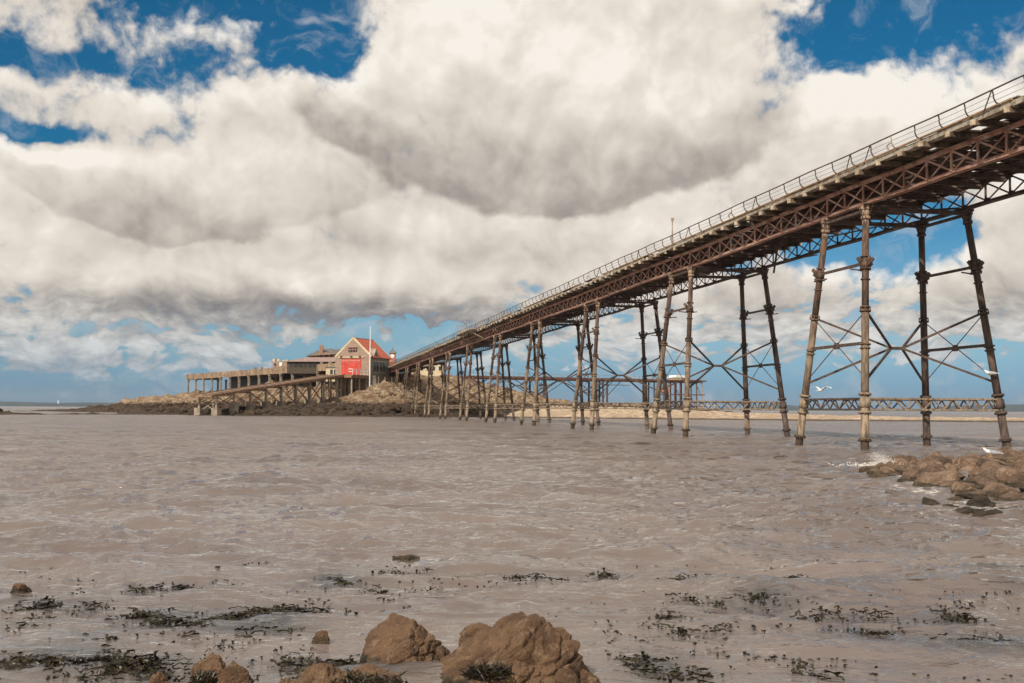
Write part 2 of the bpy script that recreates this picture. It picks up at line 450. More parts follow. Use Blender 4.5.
M['grey_roof'] = mat('grey_slate', mottled((.10, .095, .09), (.19, .17, .155), None, 1.4, .4, .04), .8)
M['pink_roof'] = mat('faded_pink_roof', mottled((.26, .17, .15), (.36, .25, .22), None, 1.2, .3, .04), .8)
M['orange_wall'] = mat('ochre_timber_wall', mottled((.28, .15, .09), (.40, .24, .14), (.2, .13, .09), 1.2, .3, .04), .85)
M['cream'] = mat('cream_render', mottled((.55, .43, .27), (.66, .54, .36), (.5, .4, .3), .6, .2, .04), .85)
M['concrete'] = mat('stained_concrete', mottled((.20, .13, .085), (.38, .27, .17), (.13, .085, .06), .45, .3, .04), .9)
M['conc_foot'] = mat('pale_concrete_foot', mottled((.20, .16, .12), (.34, .28, .21), None, 1, .3, .04), .9)
M['rust_deck'] = mat('rust_brown_rail_deck', mottled((.17, .085, .06), (.27, .15, .1), (.42, .32, .14), .8, .3, .04), .9)
M['tower_red'] = mat('pale_red_brick', mottled((.38, .17, .13), (.46, .24, .18), None, 2, .2, .02), .85)
M['beak'] = mat('yellow_beak', mottled((.7, .4, .03), (.75, .45, .05), None, 20, 0, .01), .5)
M['gull_grey'] = mat('grey_wing', mottled((.32, .33, .35), (.4, .41, .43), None, 20, 0, .01), .7)
M['feather'] = mat('white_feather', mottled((.75, .74, .72), (.85, .84, .82), None, 20, .1, .01), .8)


def weed_fn(n, b):
    p = n.node('ShaderNodeNewGeometry').outputs['Position']
    a = n.noise(p, 18, 4, .6)
    c = n.ramp(a, [(.3, (.008, .006, .004)), (.5, (.020, .015, .008)), (.62, (.045, .032, .012)), (.72, (.09, .07, .022))])
    n.put(b.inputs['Base Color'], c)


M['weed'] = mat('wet_brown_seaweed', weed_fn, .4, 0, .3)


def foam_fn(n, b):
    p = n.node('ShaderNodeNewGeometry').outputs['Position']
    n.put(b.inputs['Base Color'], n.mix(n.noise(p, 9, 5, .7), (.62, .56, .50), (.85, .82, .78)))


M['foam'] = mat('white_spray', foam_fn, .9)


def water_fn(n, b):
    g = n.node('ShaderNodeNewGeometry'); p = g.outputs['Position']
    foam = n.node('ShaderNodeAttribute', attribute_name='foam').outputs['Fac']
    under = n.node('ShaderNodeAttribute', attribute_name='under').outputs['Fac']
    a = n.noise(n.v('MULTIPLY', p, (.35, 1, 1)), .25, 5, .6)
    c = n.mix(n.step(a, .35, .65), (.150, .114, .098), (.214, .170, .148))
    c = n.mix(under, c, (.05, .05, .05))
    d = n.v('LENGTH', p, None, out=1)
    lace = n.noise(p, 2.6, 9, .72, dist=1.2)
    fl = n.m('MULTIPLY', foam, 1)
    fm = n.step(n.m('ADD', lace, n.m('MULTIPLY', n.m('MINIMUM', fl, 1), .24)), .69, .86)
    fm = n.m('MULTIPLY', n.m('MULTIPLY', fm, .85), n.step(fl, .15, .6))
    c = n.mix(fm, c, (.72, .66, .60))
    q = n.v('MULTIPLY', p, (.55, 1.3, 1))
    h0 = n.noise(q, 13, 4, .6, dist=.4)
    h1 = n.noise(q, 4.2, 4, .6, dist=.5)
    h2 = n.noise(q, 1.3, 4, .55, dist=.4)
    h3 = n.noise(q, .35, 4, .55, dist=.4)
    slick = n.step(n.noise(n.v('MULTIPLY', p, (.16, .5, 1)), 1.0, 4, .55), .36, .60, .25, 1)
    nb0 = n.node('ShaderNodeBump', {'Strength': slick, 'Distance': n.step(d, 5, 30, .012, .03), 'Height': h0})
    nb = n.node('ShaderNodeBump', {'Strength': slick, 'Distance': n.step(d, 7, 40, .045, .15), 'Height': h1, 'Normal': nb0.outputs[0]})
    nb2 = n.node('ShaderNodeBump', {'Strength': 1, 'Distance': n.step(d, 10, 60, .07, .36), 'Height': h2, 'Normal': nb.outputs[0]})
    nb3 = n.node('ShaderNodeBump', {'Strength': 1, 'Distance': n.step(d, 20, 150, .08, .9), 'Height': h3, 'Normal': nb2.outputs[0]})
    nrm = nb3.outputs[0]
    # silt held in the water scatters light evenly whatever the ripples do; only the surface mirror follows them
    dif = n.node('ShaderNodeBsdfDiffuse', {'Color': c, 'Normal': n.v('NORMALIZE', n.v('ADD', (0, 0, 1.6), nrm))})
    gl = n.node('ShaderNodeBsdfAnisotropic', {'Color': (1, 1, 1, 1), 'Roughness': n.m('ADD', n.step(d, 10, 120, .07, .16), n.m('MULTIPLY', fm, .6)), 'Normal': nrm})
    fr = n.node('ShaderNodeFresnel', {'IOR': 1.34, 'Normal': nrm}).outputs[0]
    fr = n.m('MULTIPLY', fr, n.m('SUBTRACT', 1, n.m('MULTIPLY', fm, .9)))
    mx = n.node('ShaderNodeMixShader', {0: fr, 1: dif.outputs[0], 2: gl.outputs[0]})
    out = [x for x in n.n if x.type == 'OUTPUT_MATERIAL'][0]
    n.l.new(mx.outputs[0], out.inputs[0])


M['water'] = mat('muddy_sea', water_fn, .12, 0, .5)

# ------------------------------------------------------------ spit outline (used by water foam too)


def spit_front(px): return float(np.interp(px, [862, 880, 900, 940, 980, 1024, 1150], [27.5, 24.5, 22.6, 20.2, 18.6, 18.2, 17.5]))
def spit_back(px): return float(np.interp(px, [862, 880, 900, 960, 1024, 1150], [29, 31, 33, 35.5, 36.5, 38]))


WEED = [  # px x, px y, half width px, half depth px, amount, label
    (78, 661, 88, 11, 190, 'long heavy band of dark seaweed at the bottom left edge of the water'),
    (52, 605, 42, 5, 60, 'thin line of seaweed above the heavy bottom left band'),
    (38, 623, 20, 5, 34, 'small dark seaweed tuft left of the centre of the weedy shallows, under the thin line'),
    (82, 640, 26, 9, 24, 'loose upright seaweed sprigs just above the heavy bottom left band'),
    (178, 588, 42, 4, 42, 'narrow far strip of seaweed on the left, above the widest clump'),
    (158, 614, 26, 7, 46, 'left end clump of the broad seaweed mat in the left shallows'),
    (208, 624, 54, 8, 95, 'broad seaweed mat in the left shallows'),
    (258, 617, 34, 9, 95, 'densest rounded seaweed mound right of the broad mat'),
    (310, 611, 22, 5, 30, 'small seaweed clump right of the dense rounded mound'),
    (275, 631, 30, 4, 34, 'flat seaweed streak under the dense rounded mound'),
    (335, 580, 18, 8, 40, 'group of tall upright seaweed fronds farther out on the left'),
    (292, 662, 20, 8, 22, 'sparse sprigs beside the small stones at bottom centre left'),
    (352, 673, 42, 9, 110, 'black tufts of weed on the low stones left of the boulders'),
    (150, 676, 18, 7, 24, 'seaweed tuft left of the two pale small stones'),
    (531, 577, 22, 4, 34, 'seaweed clump floating straight beyond the large boulder'),
    (605, 575, 16, 5, 26, 'seaweed clump floating beyond and right of the large boulder'),
    (768, 597, 15, 7, 62, 'round thick seaweed clump in the middle of the right shallows'),
    (800, 580, 40, 4, 46, 'string of seaweed sprigs beyond the round thick clump'),
    (690, 579, 22, 4, 24, 'short string of weed left of the long string of sprigs'),
    (712, 602, 26, 5, 26, 'scattered weed left of the round thick clump'),
    (668, 617, 16, 3, 24, 'flat dark weed streak on the water right of the large boulder'),
    (690, 634, 24, 5, 28, 'weed on a low swell right of the large boulder'),
    (650, 664, 16, 10, 60, 'dense seaweed patch close to shore right of the large boulder'),
    (686, 676, 26, 6, 34, 'thin weed right of the dense patch close to shore'),
    (812, 672, 14, 6, 18, 'lone seaweed sprig with an upright frond near the bottom edge'),
    (866, 634, 14, 6, 30, 'compact seaweed tuft in the right shallows near shore'),
    (842, 615, 36, 5, 30, 'loose seaweed streak beyond the compact tuft'),
    (945, 617, 22, 5, 30, 'flat dark seaweed streak on the far right'),
    (936, 648, 18, 7, 36, 'seaweed tuft beside the heavy right edge clump'),
    (1002, 648, 28, 12, 100, 'heavy seaweed clump at the right edge near shore'),
    (1000, 569, 28, 4, 44, 'olive seaweed clump at the right edge, farther out'),
    (1012, 583, 12, 6, 26, 'small weed tuft just in front of the olive clump'),
    (408, 572, 22, 4, 18, 'faint weed streak in front of the brown mound'),
    (385, 592, 12, 4, 16, 'two tiny floating sprigs beyond the middle boulder'),
]
SPOTS = [on_water(w[0], w[1]) for w in WEED]

# ------------------------------------------------------------ water


T1_ = 42.30


def build_water():
    ys = [5.0]
    while ys[-1] < 70: ys.append(ys[-1] + max(.022, ys[-1] * .0050))
    while ys[-1] < 16000: ys.append(ys[-1] * 1.035)
    ys = np.array([-40, -20, -8, 0, 2, 3.2, 4.2, 4.7] + ys)
    s = np.linspace(-.56, .56, 540); o_ = .56 + np.cumsum(np.geomspace(.003, .03, 60))
    s = np.concatenate([[-5, -3], -o_[::-1], s, o_, [3, 5]])
    Y, S = np.meshgrid(ys, s, indexing='ij')
    X = S * np.maximum(Y, 14 * 0 + 6.0) * 1.0
    X = np.where(Y < 6, S * (8 + (6 - np.minimum(Y, 6)) * .8), S * (Y + 2))
    Z = np.zeros_like(X)
    spacing = np.maximum(.02, np.maximum(Y, 6) * .0052)
    r2 = np.random.default_rng(3)
    for i in range(90):
        lam = .16 * (5.5 / .16) ** (i / 89.) * r2.uniform(.9, 1.1)
        th = r2.normal(R(-96), R(30)); k = 2 * PI / lam
        amp = .0078 * lam ** .80 * r2.uniform(.5, 1.3)
        ph = r2.uniform(0, 2 * PI)
        a = np.clip((lam / spacing - 3) / 4, 0, 1)
        near = np.clip((Y - 5.5) / 12 + .28, .28, 1)      # calmer over the weedy shallows
        q = np.sin(k * (X * math.cos(th) + Y * math.sin(th)) + ph + .7 * np.sin(X * .35 + i))
        mod = .55 + .9 * vnoise(X * .11 + i * 3.1, Y * .16 + i * 1.7)
        Z += amp * a * near * mod * (.733 - 1.15 * np.abs(q))
    Z -= Z[20:200].mean()
    Z = np.where((Y < 300), Z, Z * 0)
    # foam and submerged weed masks
    PX = 512 + F * X / np.maximum(Y, 1)
    fr = np.interp(PX, [780, 840, 862, 880, 900, 940, 980, 1024, 1400], [25, 25.5, 26.5, 23.5, 21.5, 19, 17.2, 16.8, 16]); bk = np.interp(PX, [862, 880, 900, 960, 1024, 1400], [29, 31, 33, 35.5, 36.5, 38])
    inside = np.clip((PX - 840) / 40, 0, 1)
    foam = inside * np.clip(1 - np.abs(Y - fr - .6) / 1.5, 0, 1) * (.2 + .75 * vnoise(X * .8, Y * .5))
    foam += inside * np.clip(1 - np.abs(Y - bk) / 1.6, 0, 1) * .35
    c = on_water(875, 468); foam += .9 * np.exp(-(((X - c.x) / 1.0) ** 2 + ((Y - c.y) / 1.6) ** 2))
    for (fx, fy, rx, ry, a) in [(917, 492, .6, .8, .8), (884, 487, .5, .7, .5), (952, 512, .9, .5, .9), (975, 505, 1.2, .8, .55), (900, 507, 1.0, .6, .3)]:
        c = on_water(fx, fy); foam += a * np.exp(-(((X - c.x) / rx) ** 2 + ((Y - c.y) / ry) ** 2))
    for (fx, fy, rx, ry) in [(183, 415.6, 5, 5), (165, 415.2, 4, 3), (110, 413.5, 14, 8), (20, 412.2, 22, 12), (480, 418, 3, 4)]:
        c = on_water(fx, fy); foam += np.exp(-(((X - c.x) / rx) ** 2 + ((Y - c.y) / ry) ** 2))
    for tz in (T1_, T1_ + 19.8):
        for sx in (-1, 1):
            for sy in (-1, 1):
                c = N * (24.30 + sx * 3.0) + U * (tz + sy * 2.83)
                rr_ = np.hypot(X - c.x, (Y - c.y))
                foam += .55 * np.exp(-((rr_ - .28) / .16) ** 2) * (.4 + vnoise(X * 5, Y * 5))
    under = np.zeros_like(X)
    for w, c in zip(WEED, SPOTS):
        rx = w[2] / F * c.y * 1.25 + .12; ry = max(.14, w[3] * c.y ** 2 / (F * H) * 1.3)
        under += .95 * min(1, w[4] / 50) * np.exp(-(((X - c.x) / rx) ** 2 + ((Y - c.y) / ry) ** 2) * 1.2)
    under *= .4 + .9 * fbm(X * 2.2, Y * 2.2, 4)
    me = np_mesh('water', np.stack([X, Y, Z], -1).reshape(-1, 3), grid_quads(*X.shape))
    for nm, arr in (('foam', foam), ('under', np.clip(under, 0, .8))):
        at_ = me.attributes.new(nm, 'FLOAT', 'POINT'); at_.data.foreach_set('value', arr.astype(np.float32).ravel())
    tag(link('water', me, M['water']), kind='structure')


build_water()

# foreshore below the camera
gx, gy = np.meshgrid(np.linspace(-60, 60, 160), np.linspace(-60, 9, 120))
gz = np.interp(gy, [-60, -20, 0, 4.6, 9], [9, 2.0, .25, -.12, -.5]) + .12 * (fbm(gx * 1.3, gy * 1.3, 5) - .5)
tag(link('foreshore', np_mesh('foreshore', np.stack([gx, gy, gz], -1).reshape(-1, 3), grid_quads(*gx.shape)), M['spit_rock']), kind='structure')

# ------------------------------------------------------------ island terrain
CT = []


def ct(px, Yd, z): CT.append(((px - 512) / F * Yd, Yd, z))


for px, Yd in [(36, 345), (70, 318), (100, 296), (130, 262), (165, 222), (200, 204), (250, 201), (300, 200), (345, 197), (380, 192), (410, 186), (440, 184), (465, 189), (490, 196), (520, 186)]:
    ct(px, Yd, 0.0); ct(px, Yd - 12, -1.6)
    ct(px - 4, Yd - 25, -2.5)
for px, Yd, z in [(60, 350, .5), (100, 325, 1.2), (130, 300, 1.7), (150, 320, 2.4), (165, 350, 4.0), (190, 350, 5.4), (120, 380, 1), (60, 400, -1), (10, 380, -1.5), (10, 350, -1), (0, 420, -3), (150, 420, -1),
                  (180, 260, 1.8), (200, 222, .9), (190, 300, 3.3), (205, 320, 4.8), (230, 225, 1.2), (225, 290, 3.6), (260, 230, 1.5), (252, 280, 4.2), (300, 225, 1.5), (290, 262, 4.8), (320, 262, 5.2), (240, 320, 5.8), (200, 375, 4.5),
                  (300, 300, 9.5), (345, 225, 1.6), (334, 244, 2.4), (312, 236, 1.5), (286, 227, 1.3), (256, 217, 1.2), (226, 209, .9), (300, 246, 2.4), (270, 240, 2.6), (240, 235, 2.2), (345, 262, 6.4), (362, 262, 7.2), (380, 258, 7.4), (392, 262, 7.6), (385, 240, 6.0), (392, 225, 4.4), (380, 210, 2.2), (400, 212, 2.6), (400, 232, 4.6), (404, 250, 6.6), (396, 275, 9.6), (370, 280, 9.6),
                  (418, 205, 1.2), (425, 225, 1.2), (430, 245, 2.2), (440, 255, 7.0), (452, 255, 7.4), (425, 262, 8.2), (410, 275, 9.6), (440, 275, 9.4), (470, 262, 6.2), (490, 255, 4.3), (505, 250, 3.4), (530, 245, 2.6), (470, 225, 2.6), (450, 215, 2.0), (440, 205, 1.4),
                  (500, 215, 2.0), (530, 210, 1.8), (560, 240, 1.6), (570, 215, 1.2), (600, 260, -.5), (560, 290, -1.5), (500, 300, 2.0), (470, 310, 5), (430, 320, 9), (380, 330, 9.6), (320, 340, 9.6), (260, 350, 7), (300, 390, 5), (400, 380, 4), (500, 340, -1.5), (620, 220, -1),
                  (620, 300, -2.5), (430, 430, -2.5), (250, 430, -2.5), (560, 180, -1.5), (600, 190, -1.5)]:
    ct(px, Yd, z)
CT = np.array(CT)


def island_base(X, Y):
    d2 = (X[..., None] - CT[:, 0]) ** 2 + (Y[..., None] - CT[:, 1]) ** 2
    w = 1 / (d2 + 6) ** 1.7
    return (w * CT[:, 2]).sum(-1) / w.sum(-1)


gx, gy = np.meshgrid(np.arange(-185, 45, .75), np.arange(165, 420, .85))
gz = island_base(gx, gy)
rid = fbm(gx * .16, gy * .13, 5, True); fin = fbm(gx * .7, gy * .7, 4)
blk = np.floor(fbm(gx * .22 + 30, gy * .22, 3) * 9) / 9
am = np.clip((gz + 1) / 4, .15, 1)
flat = np.exp(-((gz - 9.6) / 1.2) ** 2)
gz = gz + am * (1 - .8 * flat) * (2.6 * (rid - .62) + 2.0 * (fin - .5) + 1.5 * (blk - .45) + 1.3 * (fbm(gx * .45, gy * .35, 3, True) - .6))
tag(link('island', np_mesh('island', np.stack([gx, gy, gz], -1).reshape(-1, 3), grid_quads(*gx.shape), smooth=False), M['island']), kind='structure')


def ground(x, y):
    return float(island_base(np.array([float(x)]), np.array([float(y)]))[0])


# broken rock lying all over the island's shore
def rubble():
    import bmesh
    r_ = np.random.default_rng(5); V = []; Fc = []; nb_ = 0
    bm = bmesh.new(); bmesh.ops.create_icosphere(bm, subdivisions=1, radius=1)
    base = np.array([v.co[:] for v in bm.verts]); fc = np.array([[v.index for v in f.verts] for f in bm.faces]); bm.free()
    X = r_.uniform(-120, 20, 9000); Y = r_.uniform(178, 300, 9000); Z = island_base(X, Y)
    for x, y, z in zip(X, Y, Z):
        if z < .1 or z > 9.2 or r_.random() > .55: continue
        s_ = r_.choice([.35, .5, .7, 1.1, 1.6], p=[.3, .3, .2, .14, .06]) * r_.uniform(.8, 1.2)
        m_ = base * r_.uniform(.6, 1.25, (len(base), 1)) * np.array([s_, s_, s_ * .75]); th = r_.uniform(0, 6.28)
        c_, n_ = math.cos(th), math.sin(th); m_ = np.stack([m_[:, 0] * c_ - m_[:, 1] * n_, m_[:, 0] * n_ + m_[:, 1] * c_, m_[:, 2]], -1) + (x, y, z + .1)
        V.append(m_); Fc.append(fc + nb_); nb_ += len(base)
    o = link('rubble', np_mesh('rubble', np.vstack(V), tris=np.vstack(Fc), smooth=False), M['island'])
    tag(o, 'broken rock strewn over the shore of the island', 'rubble', kind='stuff')


rubble()

# shingle causeway running off behind the pier
s = np.linspace(505, 1500, 700); vv = np.linspace(-1, 1, 60)
crest = np.interp(s, [505, 530, 560, 620, 700, 780, 900, 1100, 1500], [.6, 1.9, 2.1, 1.85, 1.28, .86, .58, .45, .45])
yc = np.interp(s, [440, 560, 700, 800, 1000, 1500], [215, 202, 186, 176, 166, 150])
hw = np.interp(s, [440, 560, 700, 1500], [24, 22, 22, 20])
PXg, V = np.meshgrid(s, vv); YC = np.broadcast_to(yc, V.shape) + V * hw
Xg = (PXg - 512) / F * np.broadcast_to(yc, V.shape)
Zg = (crest + .7) * np.clip(1 - np.abs(V) ** 1.6, 0, 1) - .7 + .22 * (fbm(Xg * .3, YC * .3, 5) - .5) + .35 * (fbm(Xg * .8, YC * .8, 4) - .5)
tag(link('causeway', np_mesh('causeway', np.stack([Xg, YC, Zg], -1).reshape(-1, 3), grid_quads(*Xg.shape)), M['sand']), kind='structure')

# far hills
def hills(name, x0, x1, Yd, prof, dep=1500):
    xs = np.linspace(x0, x1, 160); v = np.linspace(0, 1, 14)
    hh = np.interp(xs, [p[0] for p in prof], [p[1] for p in prof]) / F * Yd
    A, B = np.meshgrid(xs, v)
    X = (A - 512) / F * Yd; Y = Yd + B * dep
    Z = hh * np.sin(np.clip(B * 1.0, 0, 1) * PI) ** .6 * (1 + .25 * (fbm(A * .09, B * 3, 4) - .5)) - 2
    tag(link(name, np_mesh(name, np.stack([X, Y, Z], -1).reshape(-1, 3), grid_quads(*X.shape)), M['hill']), kind='structure')


hills('hills', -260, 215, 7000, [(-260, 7), (-50, 5.4), (20, 4.2), (45, 5.0), (75, 5.0), (110, 4.0), (150, 3.4), (215, 0)])
hills('hills', 960, 1500, 8000, [(960, 0), (985, 3), (1005, 6.5), (1030, 7.5), (1120, 9), (1500, 5)])
hills('hills', 772, 872, 9000, [(772, 0), (785, 4), (797, 7.2), (812, 5.5), (835, 2.4), (872, 0)])
hills('far_shore', 640, 1200, 4200, [(640, 0), (700, .8), (850, 1.1), (1200, 1.2)], 500)

# ------------------------------------------------------------ pier
WC = 24.30; S = 19.8; T1 = 42.30; TW = 4.357 / 2; BW = 6.0 / 2; TL = 3.26 / 2; BL = 5.65 / 2; HT = 9.6
ZB, ZT = 9.66, 10.46
pier = empty('pier', N * WC, YAW)
tag(pier, 'long derelict iron pier on raking trestles running out to the island', 'pier')
PNL = S / 13
i0 = -22
T_START = T1 + i0 * PNL; NP = 22 + 13 * 11 + 10; T_END = T_START + NP * PNL


def wob(t, k=0): return .025 * math.sin(t * .23 + k) + .018 * math.sin(t * .9 + 2 * k)


def truss(x, mt, label):
    c = MB()
    for j in range(NP):
        a = T_START + j * PNL; b = a + PNL
        za, zb = wob(a, x), wob(b, x)
        # two angle irons back to back, with a flange
        c.bar((x, a, ZT + za), (x, b, ZT + zb), .05, .13); c.bar((x, a, ZT + .055 + za), (x, b, ZT + .055 + zb), .22, .03)
        c.bar((x, a, ZB + za), (x, b, ZB + zb), .05, .14); c.bar((x, a, ZB - .06 + za), (x, b, ZB - .06 + zb), .26, .035)
    o = c.build('truss', mt, pier); o['label'] = label
    l = MB()
    for j in range(NP + 1):
        a = T_START + j * PNL; za = wob(a, x)
        l.box((x - .04, a, (ZT + ZB) / 2 + za), (.05, .085, ZT - ZB - .1))
        if j < NP:
            b = a + PNL; zb = wob(b, x)
            l.bar((x - .035, a + .04, ZB + .07 + za), (x - .035, b - .04, ZT - .07 + zb), .02, .065)
            l.bar((x + .035, a + .04, ZT - .07 + za), (x + .035, b - .04, ZB + .07 + zb), .02, .065)
            for g in (ZB + .09, ZT - .09):
                l.box((x, a, g + za), (.07, .2, .12))
    l.build('lattice', mt, o)
    return o


truss(-TW, M['truss'], 'rust red lattice girder on the side facing the shore rocks')
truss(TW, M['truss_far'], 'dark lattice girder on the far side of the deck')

# cross girders and wind bracing between the trusses
c = MB()
for j in range(NP + 1):
    a = T_START + j * PNL + .1
    c.box((0, a, ZT - .10), (2 * TW - .1, .10, .2))
    c.box((0, a, ZT - .05), (2 * TW - .1, .22, .025))
    if (j - 22) % 13 == 0:
        c.bar((-TW + .1, a - 1.5, ZB + .1), (TW - .1, a + 1.5, ZB + .1), .06, .08)
        c.bar((-TW + .1, a + 1.5, ZB + .02), (TW - .1, a - 1.5, ZB + .02), .06, .08)
for x in (-1.1, 0, 1.1):
    c.box((x, (T_START + T_END) / 2, ZT + .0), (.12, T_END - T_START, .1))
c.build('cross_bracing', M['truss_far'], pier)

# joists whose ends stick out past the girder
rj = random.Random(4)


def joist_mesh(k):
    b = MB(); h = .17; w = .17
    b.box((0, 0, 0), (6.36, w, h))
    return b.mesh('joist')


jm = [joist_mesh(k) for k in range(4)]
rest = MB(); nj = 0
for j in range(NP + 1):
    a = T_START + j * PNL + .25
    dx = rj.uniform(-.12, .08)
    if a < 24: continue
    if nj < 99:
        o = link('joist', jm[j % 4], M['joist'], pier); o.location = (dx, a, 10.62 + wob(a)); o.rotation_euler = (rj.uniform(-.05, .05), 0, rj.uniform(-.02, .02)); nj += 1
    else: rest.box((dx, a, 10.62 + wob(a)), (6.3, .17, .17))
o = rest.build('joists', M['timber'], pier); o['kind'] = 'stuff'

# deck boards, some missing
d = MB(); rd = random.Random(9)
t = T_START
while t < T_END:
    L = 3.046
    for k in range(26):
        x = -2.87 + k * .23
        if rd.random() < (.05 if k in (0, 1, 24, 25) else .035): continue
        l = L * (1 if rd.random() < .85 else rd.uniform(.4, .8))
        d.box((x, t + l / 2, 10.735 + wob(t) + rd.uniform(0, .012)), (.228, l - .01, .045))
    t += L
d.build('deck', M['timber_dark'], pier)

# side boards and the orange-brown lower rail
for sx, lab in ((-1, 'pale weathered boards along the near edge of the deck'), (1, 'boards along the far edge of the deck')):
    e = MB(); r = MB(); t = T_START; re = random.Random(5 + sx)
    while t < T_END:
        L = PNL * 2
        sag = re.uniform(-.02, .02)
        broken = re.random() < .22
        if not broken:
            e.bar((sx * 3.02, t, 10.81 + sag), (sx * 3.02, t + L - .03, 10.81 + re.uniform(-.02, .02)), .05, .17)
        e.bar((sx * 2.9, t, 10.73), (sx * 2.9, t + L - .02, 10.73 + re.uniform(-.015, .015)), .2, .05)
        if re.random() < .5: e.bar((sx * 3.1, t + .2, 10.74), (sx * 3.1, t + L * .8, 10.72), .06, .1)
        if re.random() < .82: r.bar((sx * 3.07, t, 10.93 + sag * .5), (sx * 3.07, t + L + (.0 if not broken else -.6), 10.93), .06, .055)
        t += L
    o = e.build('edge_boards', M['pale_board'], pier); o['label'] = lab
    r.build('lower_rail', M['orange_rail'], pier)

# bench-back railings: top rail, wires, curved iron brackets


def bracket_mesh(kind, sx):
    b = MB()
    pts = [(0, 0, .55), (-.03 * sx, 0, .42), (-.03 * sx, 0, .3), (-.1 * sx, 0, .16), (-.24 * sx, 0, .09), (-.42 * sx, 0, .06)]
    b.path(pts, .024)
    b.path([(-.42 * sx, 0, .06), (-.46 * sx, 0, -.18)], .02)
    b.box((-.3 * sx, 0, .09), (.36, .10, .03))
    if kind == 1: b.path([(0, .02, .55), (.04 * sx, .45, -.12)], .022)       # with a raking stay
    if kind == 2: b.path([(0, 0, .3), (.1 * sx, .12, .2), (.03 * sx, .1, .05)], .03)
    return b.mesh('rail_post')


for sx, lab in ((-1, 'rusty bench-back railing along the near edge'), (1, 'bench-back railing along the far edge')):
    b = MB()
    for j in range(NP):
        a = T_START + j * PNL
        za = wob(a, 3) * .7; zb = wob(a + PNL, 3) * .7
        b.tube((sx * 3.05, a, 11.49 + za), (sx * 3.05, a + PNL, 11.49 + zb), .026, None, 6)
        b.tube((sx * 3.04, a, 11.30 + za), (sx * 3.04, a + PNL, 11.30 + zb), .007, None, 4)
        b.tube((sx * 3.04, a, 11.12 + za), (sx * 3.04, a + PNL, 11.12 + zb), .007, None, 4)
    ro = b.build('railing', M['iron'], pier); ro['label'] = lab
    bm_ = [bracket_mesh(k, sx) for k in range(3)]
    rb = random.Random(11 + sx); rest = MB(); n_ = 0; lim = 99 if sx < 0 else 60
    for j in range(NP):
        a = T_START + j * PNL + .95
        if a < 25: continue
        k = 1 if (j % 6 == 2) else (2 if rb.random() < .12 else 0)
        if abs(a - 39.0) < .8 and sx < 0: k = 1
        if n_ < lim:
            o = link('rail_post', bm_[k], M['pale_board'] if rb.random() < .25 and sx < 0 and k != 1 else M['iron'], ro); o.location = (sx * 3.05, a, 10.94 + wob(a, 3) * .7); o.rotation_euler = (rb.uniform(-.08, .08), 0, rb.uniform(-.15, .15)); n_ += 1
        else:
            rest.bar((sx * 3.05, a, 10.95), (sx * 3.03, a, 11.49), .05, .05); rest.bar((sx * 3.05, a, 11.1), (sx * 2.7, a, 11.0), .05, .05)
    o = rest.build('rail_posts', M['iron'], ro); o['kind'] = 'stuff'

# seats behind the brackets (patches of planks)
b = MB(); rs = random.Random(2); t = 24
while t < T_END - 4:
    if rs.random() < .45:
        L = rs.choice([1.5, 3.0, 3.0]); b.box((-2.72, t + L / 2, 11.03), (.36, L, .03)); b.box((2.72, t + L / 2, 11.03), (.36, L, .03))
    t += 3.046
b.build('seat_planks', M['timber'], pier)


# trestles
def leg_pts(sx, sy): return Vector((sx * BW, sy * BL, -1.2)), Vector((sx * TW, sy * TL, HT))


def leg_at(sx, sy, z):
    k = z / HT; return Vector((sx * (BW + (TW - BW) * k), sy * (BL + (TL - BL) * k), z))


def column_mesh(sx, sy, seed):
    b = MB(); r_ = random.Random(seed)
    L = lambda z: leg_at(sx, sy, z)
    b.tube(L(-1.2), L(2.1), .162, .155, 12); b.tube(L(2.1), L(5.4), .15, .145, 12); b.tube(L(5.4), L(9.0), .138, .132, 12)
    for z, h, r in ((.42, .05, .235), (.36, .03, .26), (1.42, .08, .24), (2.12, .08, .24), (1.78, .34, .20), (3.9, .06, .2), (4.05, .05, .215), (5.35, .06, .215), (5.5, .05, .2), (7.02, .06, .22), (7.18, .2, .185), (7.5, .05, .2), (6.6, .04, .185)):
        b.tube(L(z - h / 2), L(z + h / 2), r, r, 10)
    for k in range(6):   # bolts of the flanges
        for z in (.39, 1.42, 2.12, 5.42, 7.02):
            p = L(z) + Vector((math.cos(k * PI / 3) * .21, math.sin(k * PI / 3) * .21, 0)); b.tube(p - Vector((0, 0, .06)), p + Vector((0, 0, .06)), .022, None, 5)
    # capital
    b.tube(L(9.0), L(9.12), .19, .19, 10); b.tube(L(9.12), L(9.36), .15, .22, 10); b.tube(L(9.36), L(9.48), .25, .25, 10)
    b.box(L(9.53), (.42, .5, .09))
    # broken bracket lugs at the upper collar
    for ang in (0, PI / 2, PI, 3 * PI / 2):
        d_ = Vector((math.cos(ang), math.sin(ang), 0)); q = L(7.2)
        if r_.random() < .8:
            b.bar(q + d_ * .12, q + d_ * .34 + Vector((0, 0, .26)), .05, .14)
            b.bar(q + d_ * .12 + Vector((0, 0, -.1)), q + d_ * .3 + Vector((0, 0, .06)), .04, .12)
        if r_.random() < .5: b.bar(q + d_ * .1 + Vector((0, 0, -.25)), q + d_ * r_.uniform(.4, .7) + Vector((0, 0, -.2)), .05, .05)
    return b.mesh('column')


SG = [(-1, 1), (-1, -1), (1, 1), (1, -1)]
col_m = [[column_mesh(sx, sy, 10 * v + 2 * i) for v in range(3)] for i, (sx, sy) in enumerate(SG)]


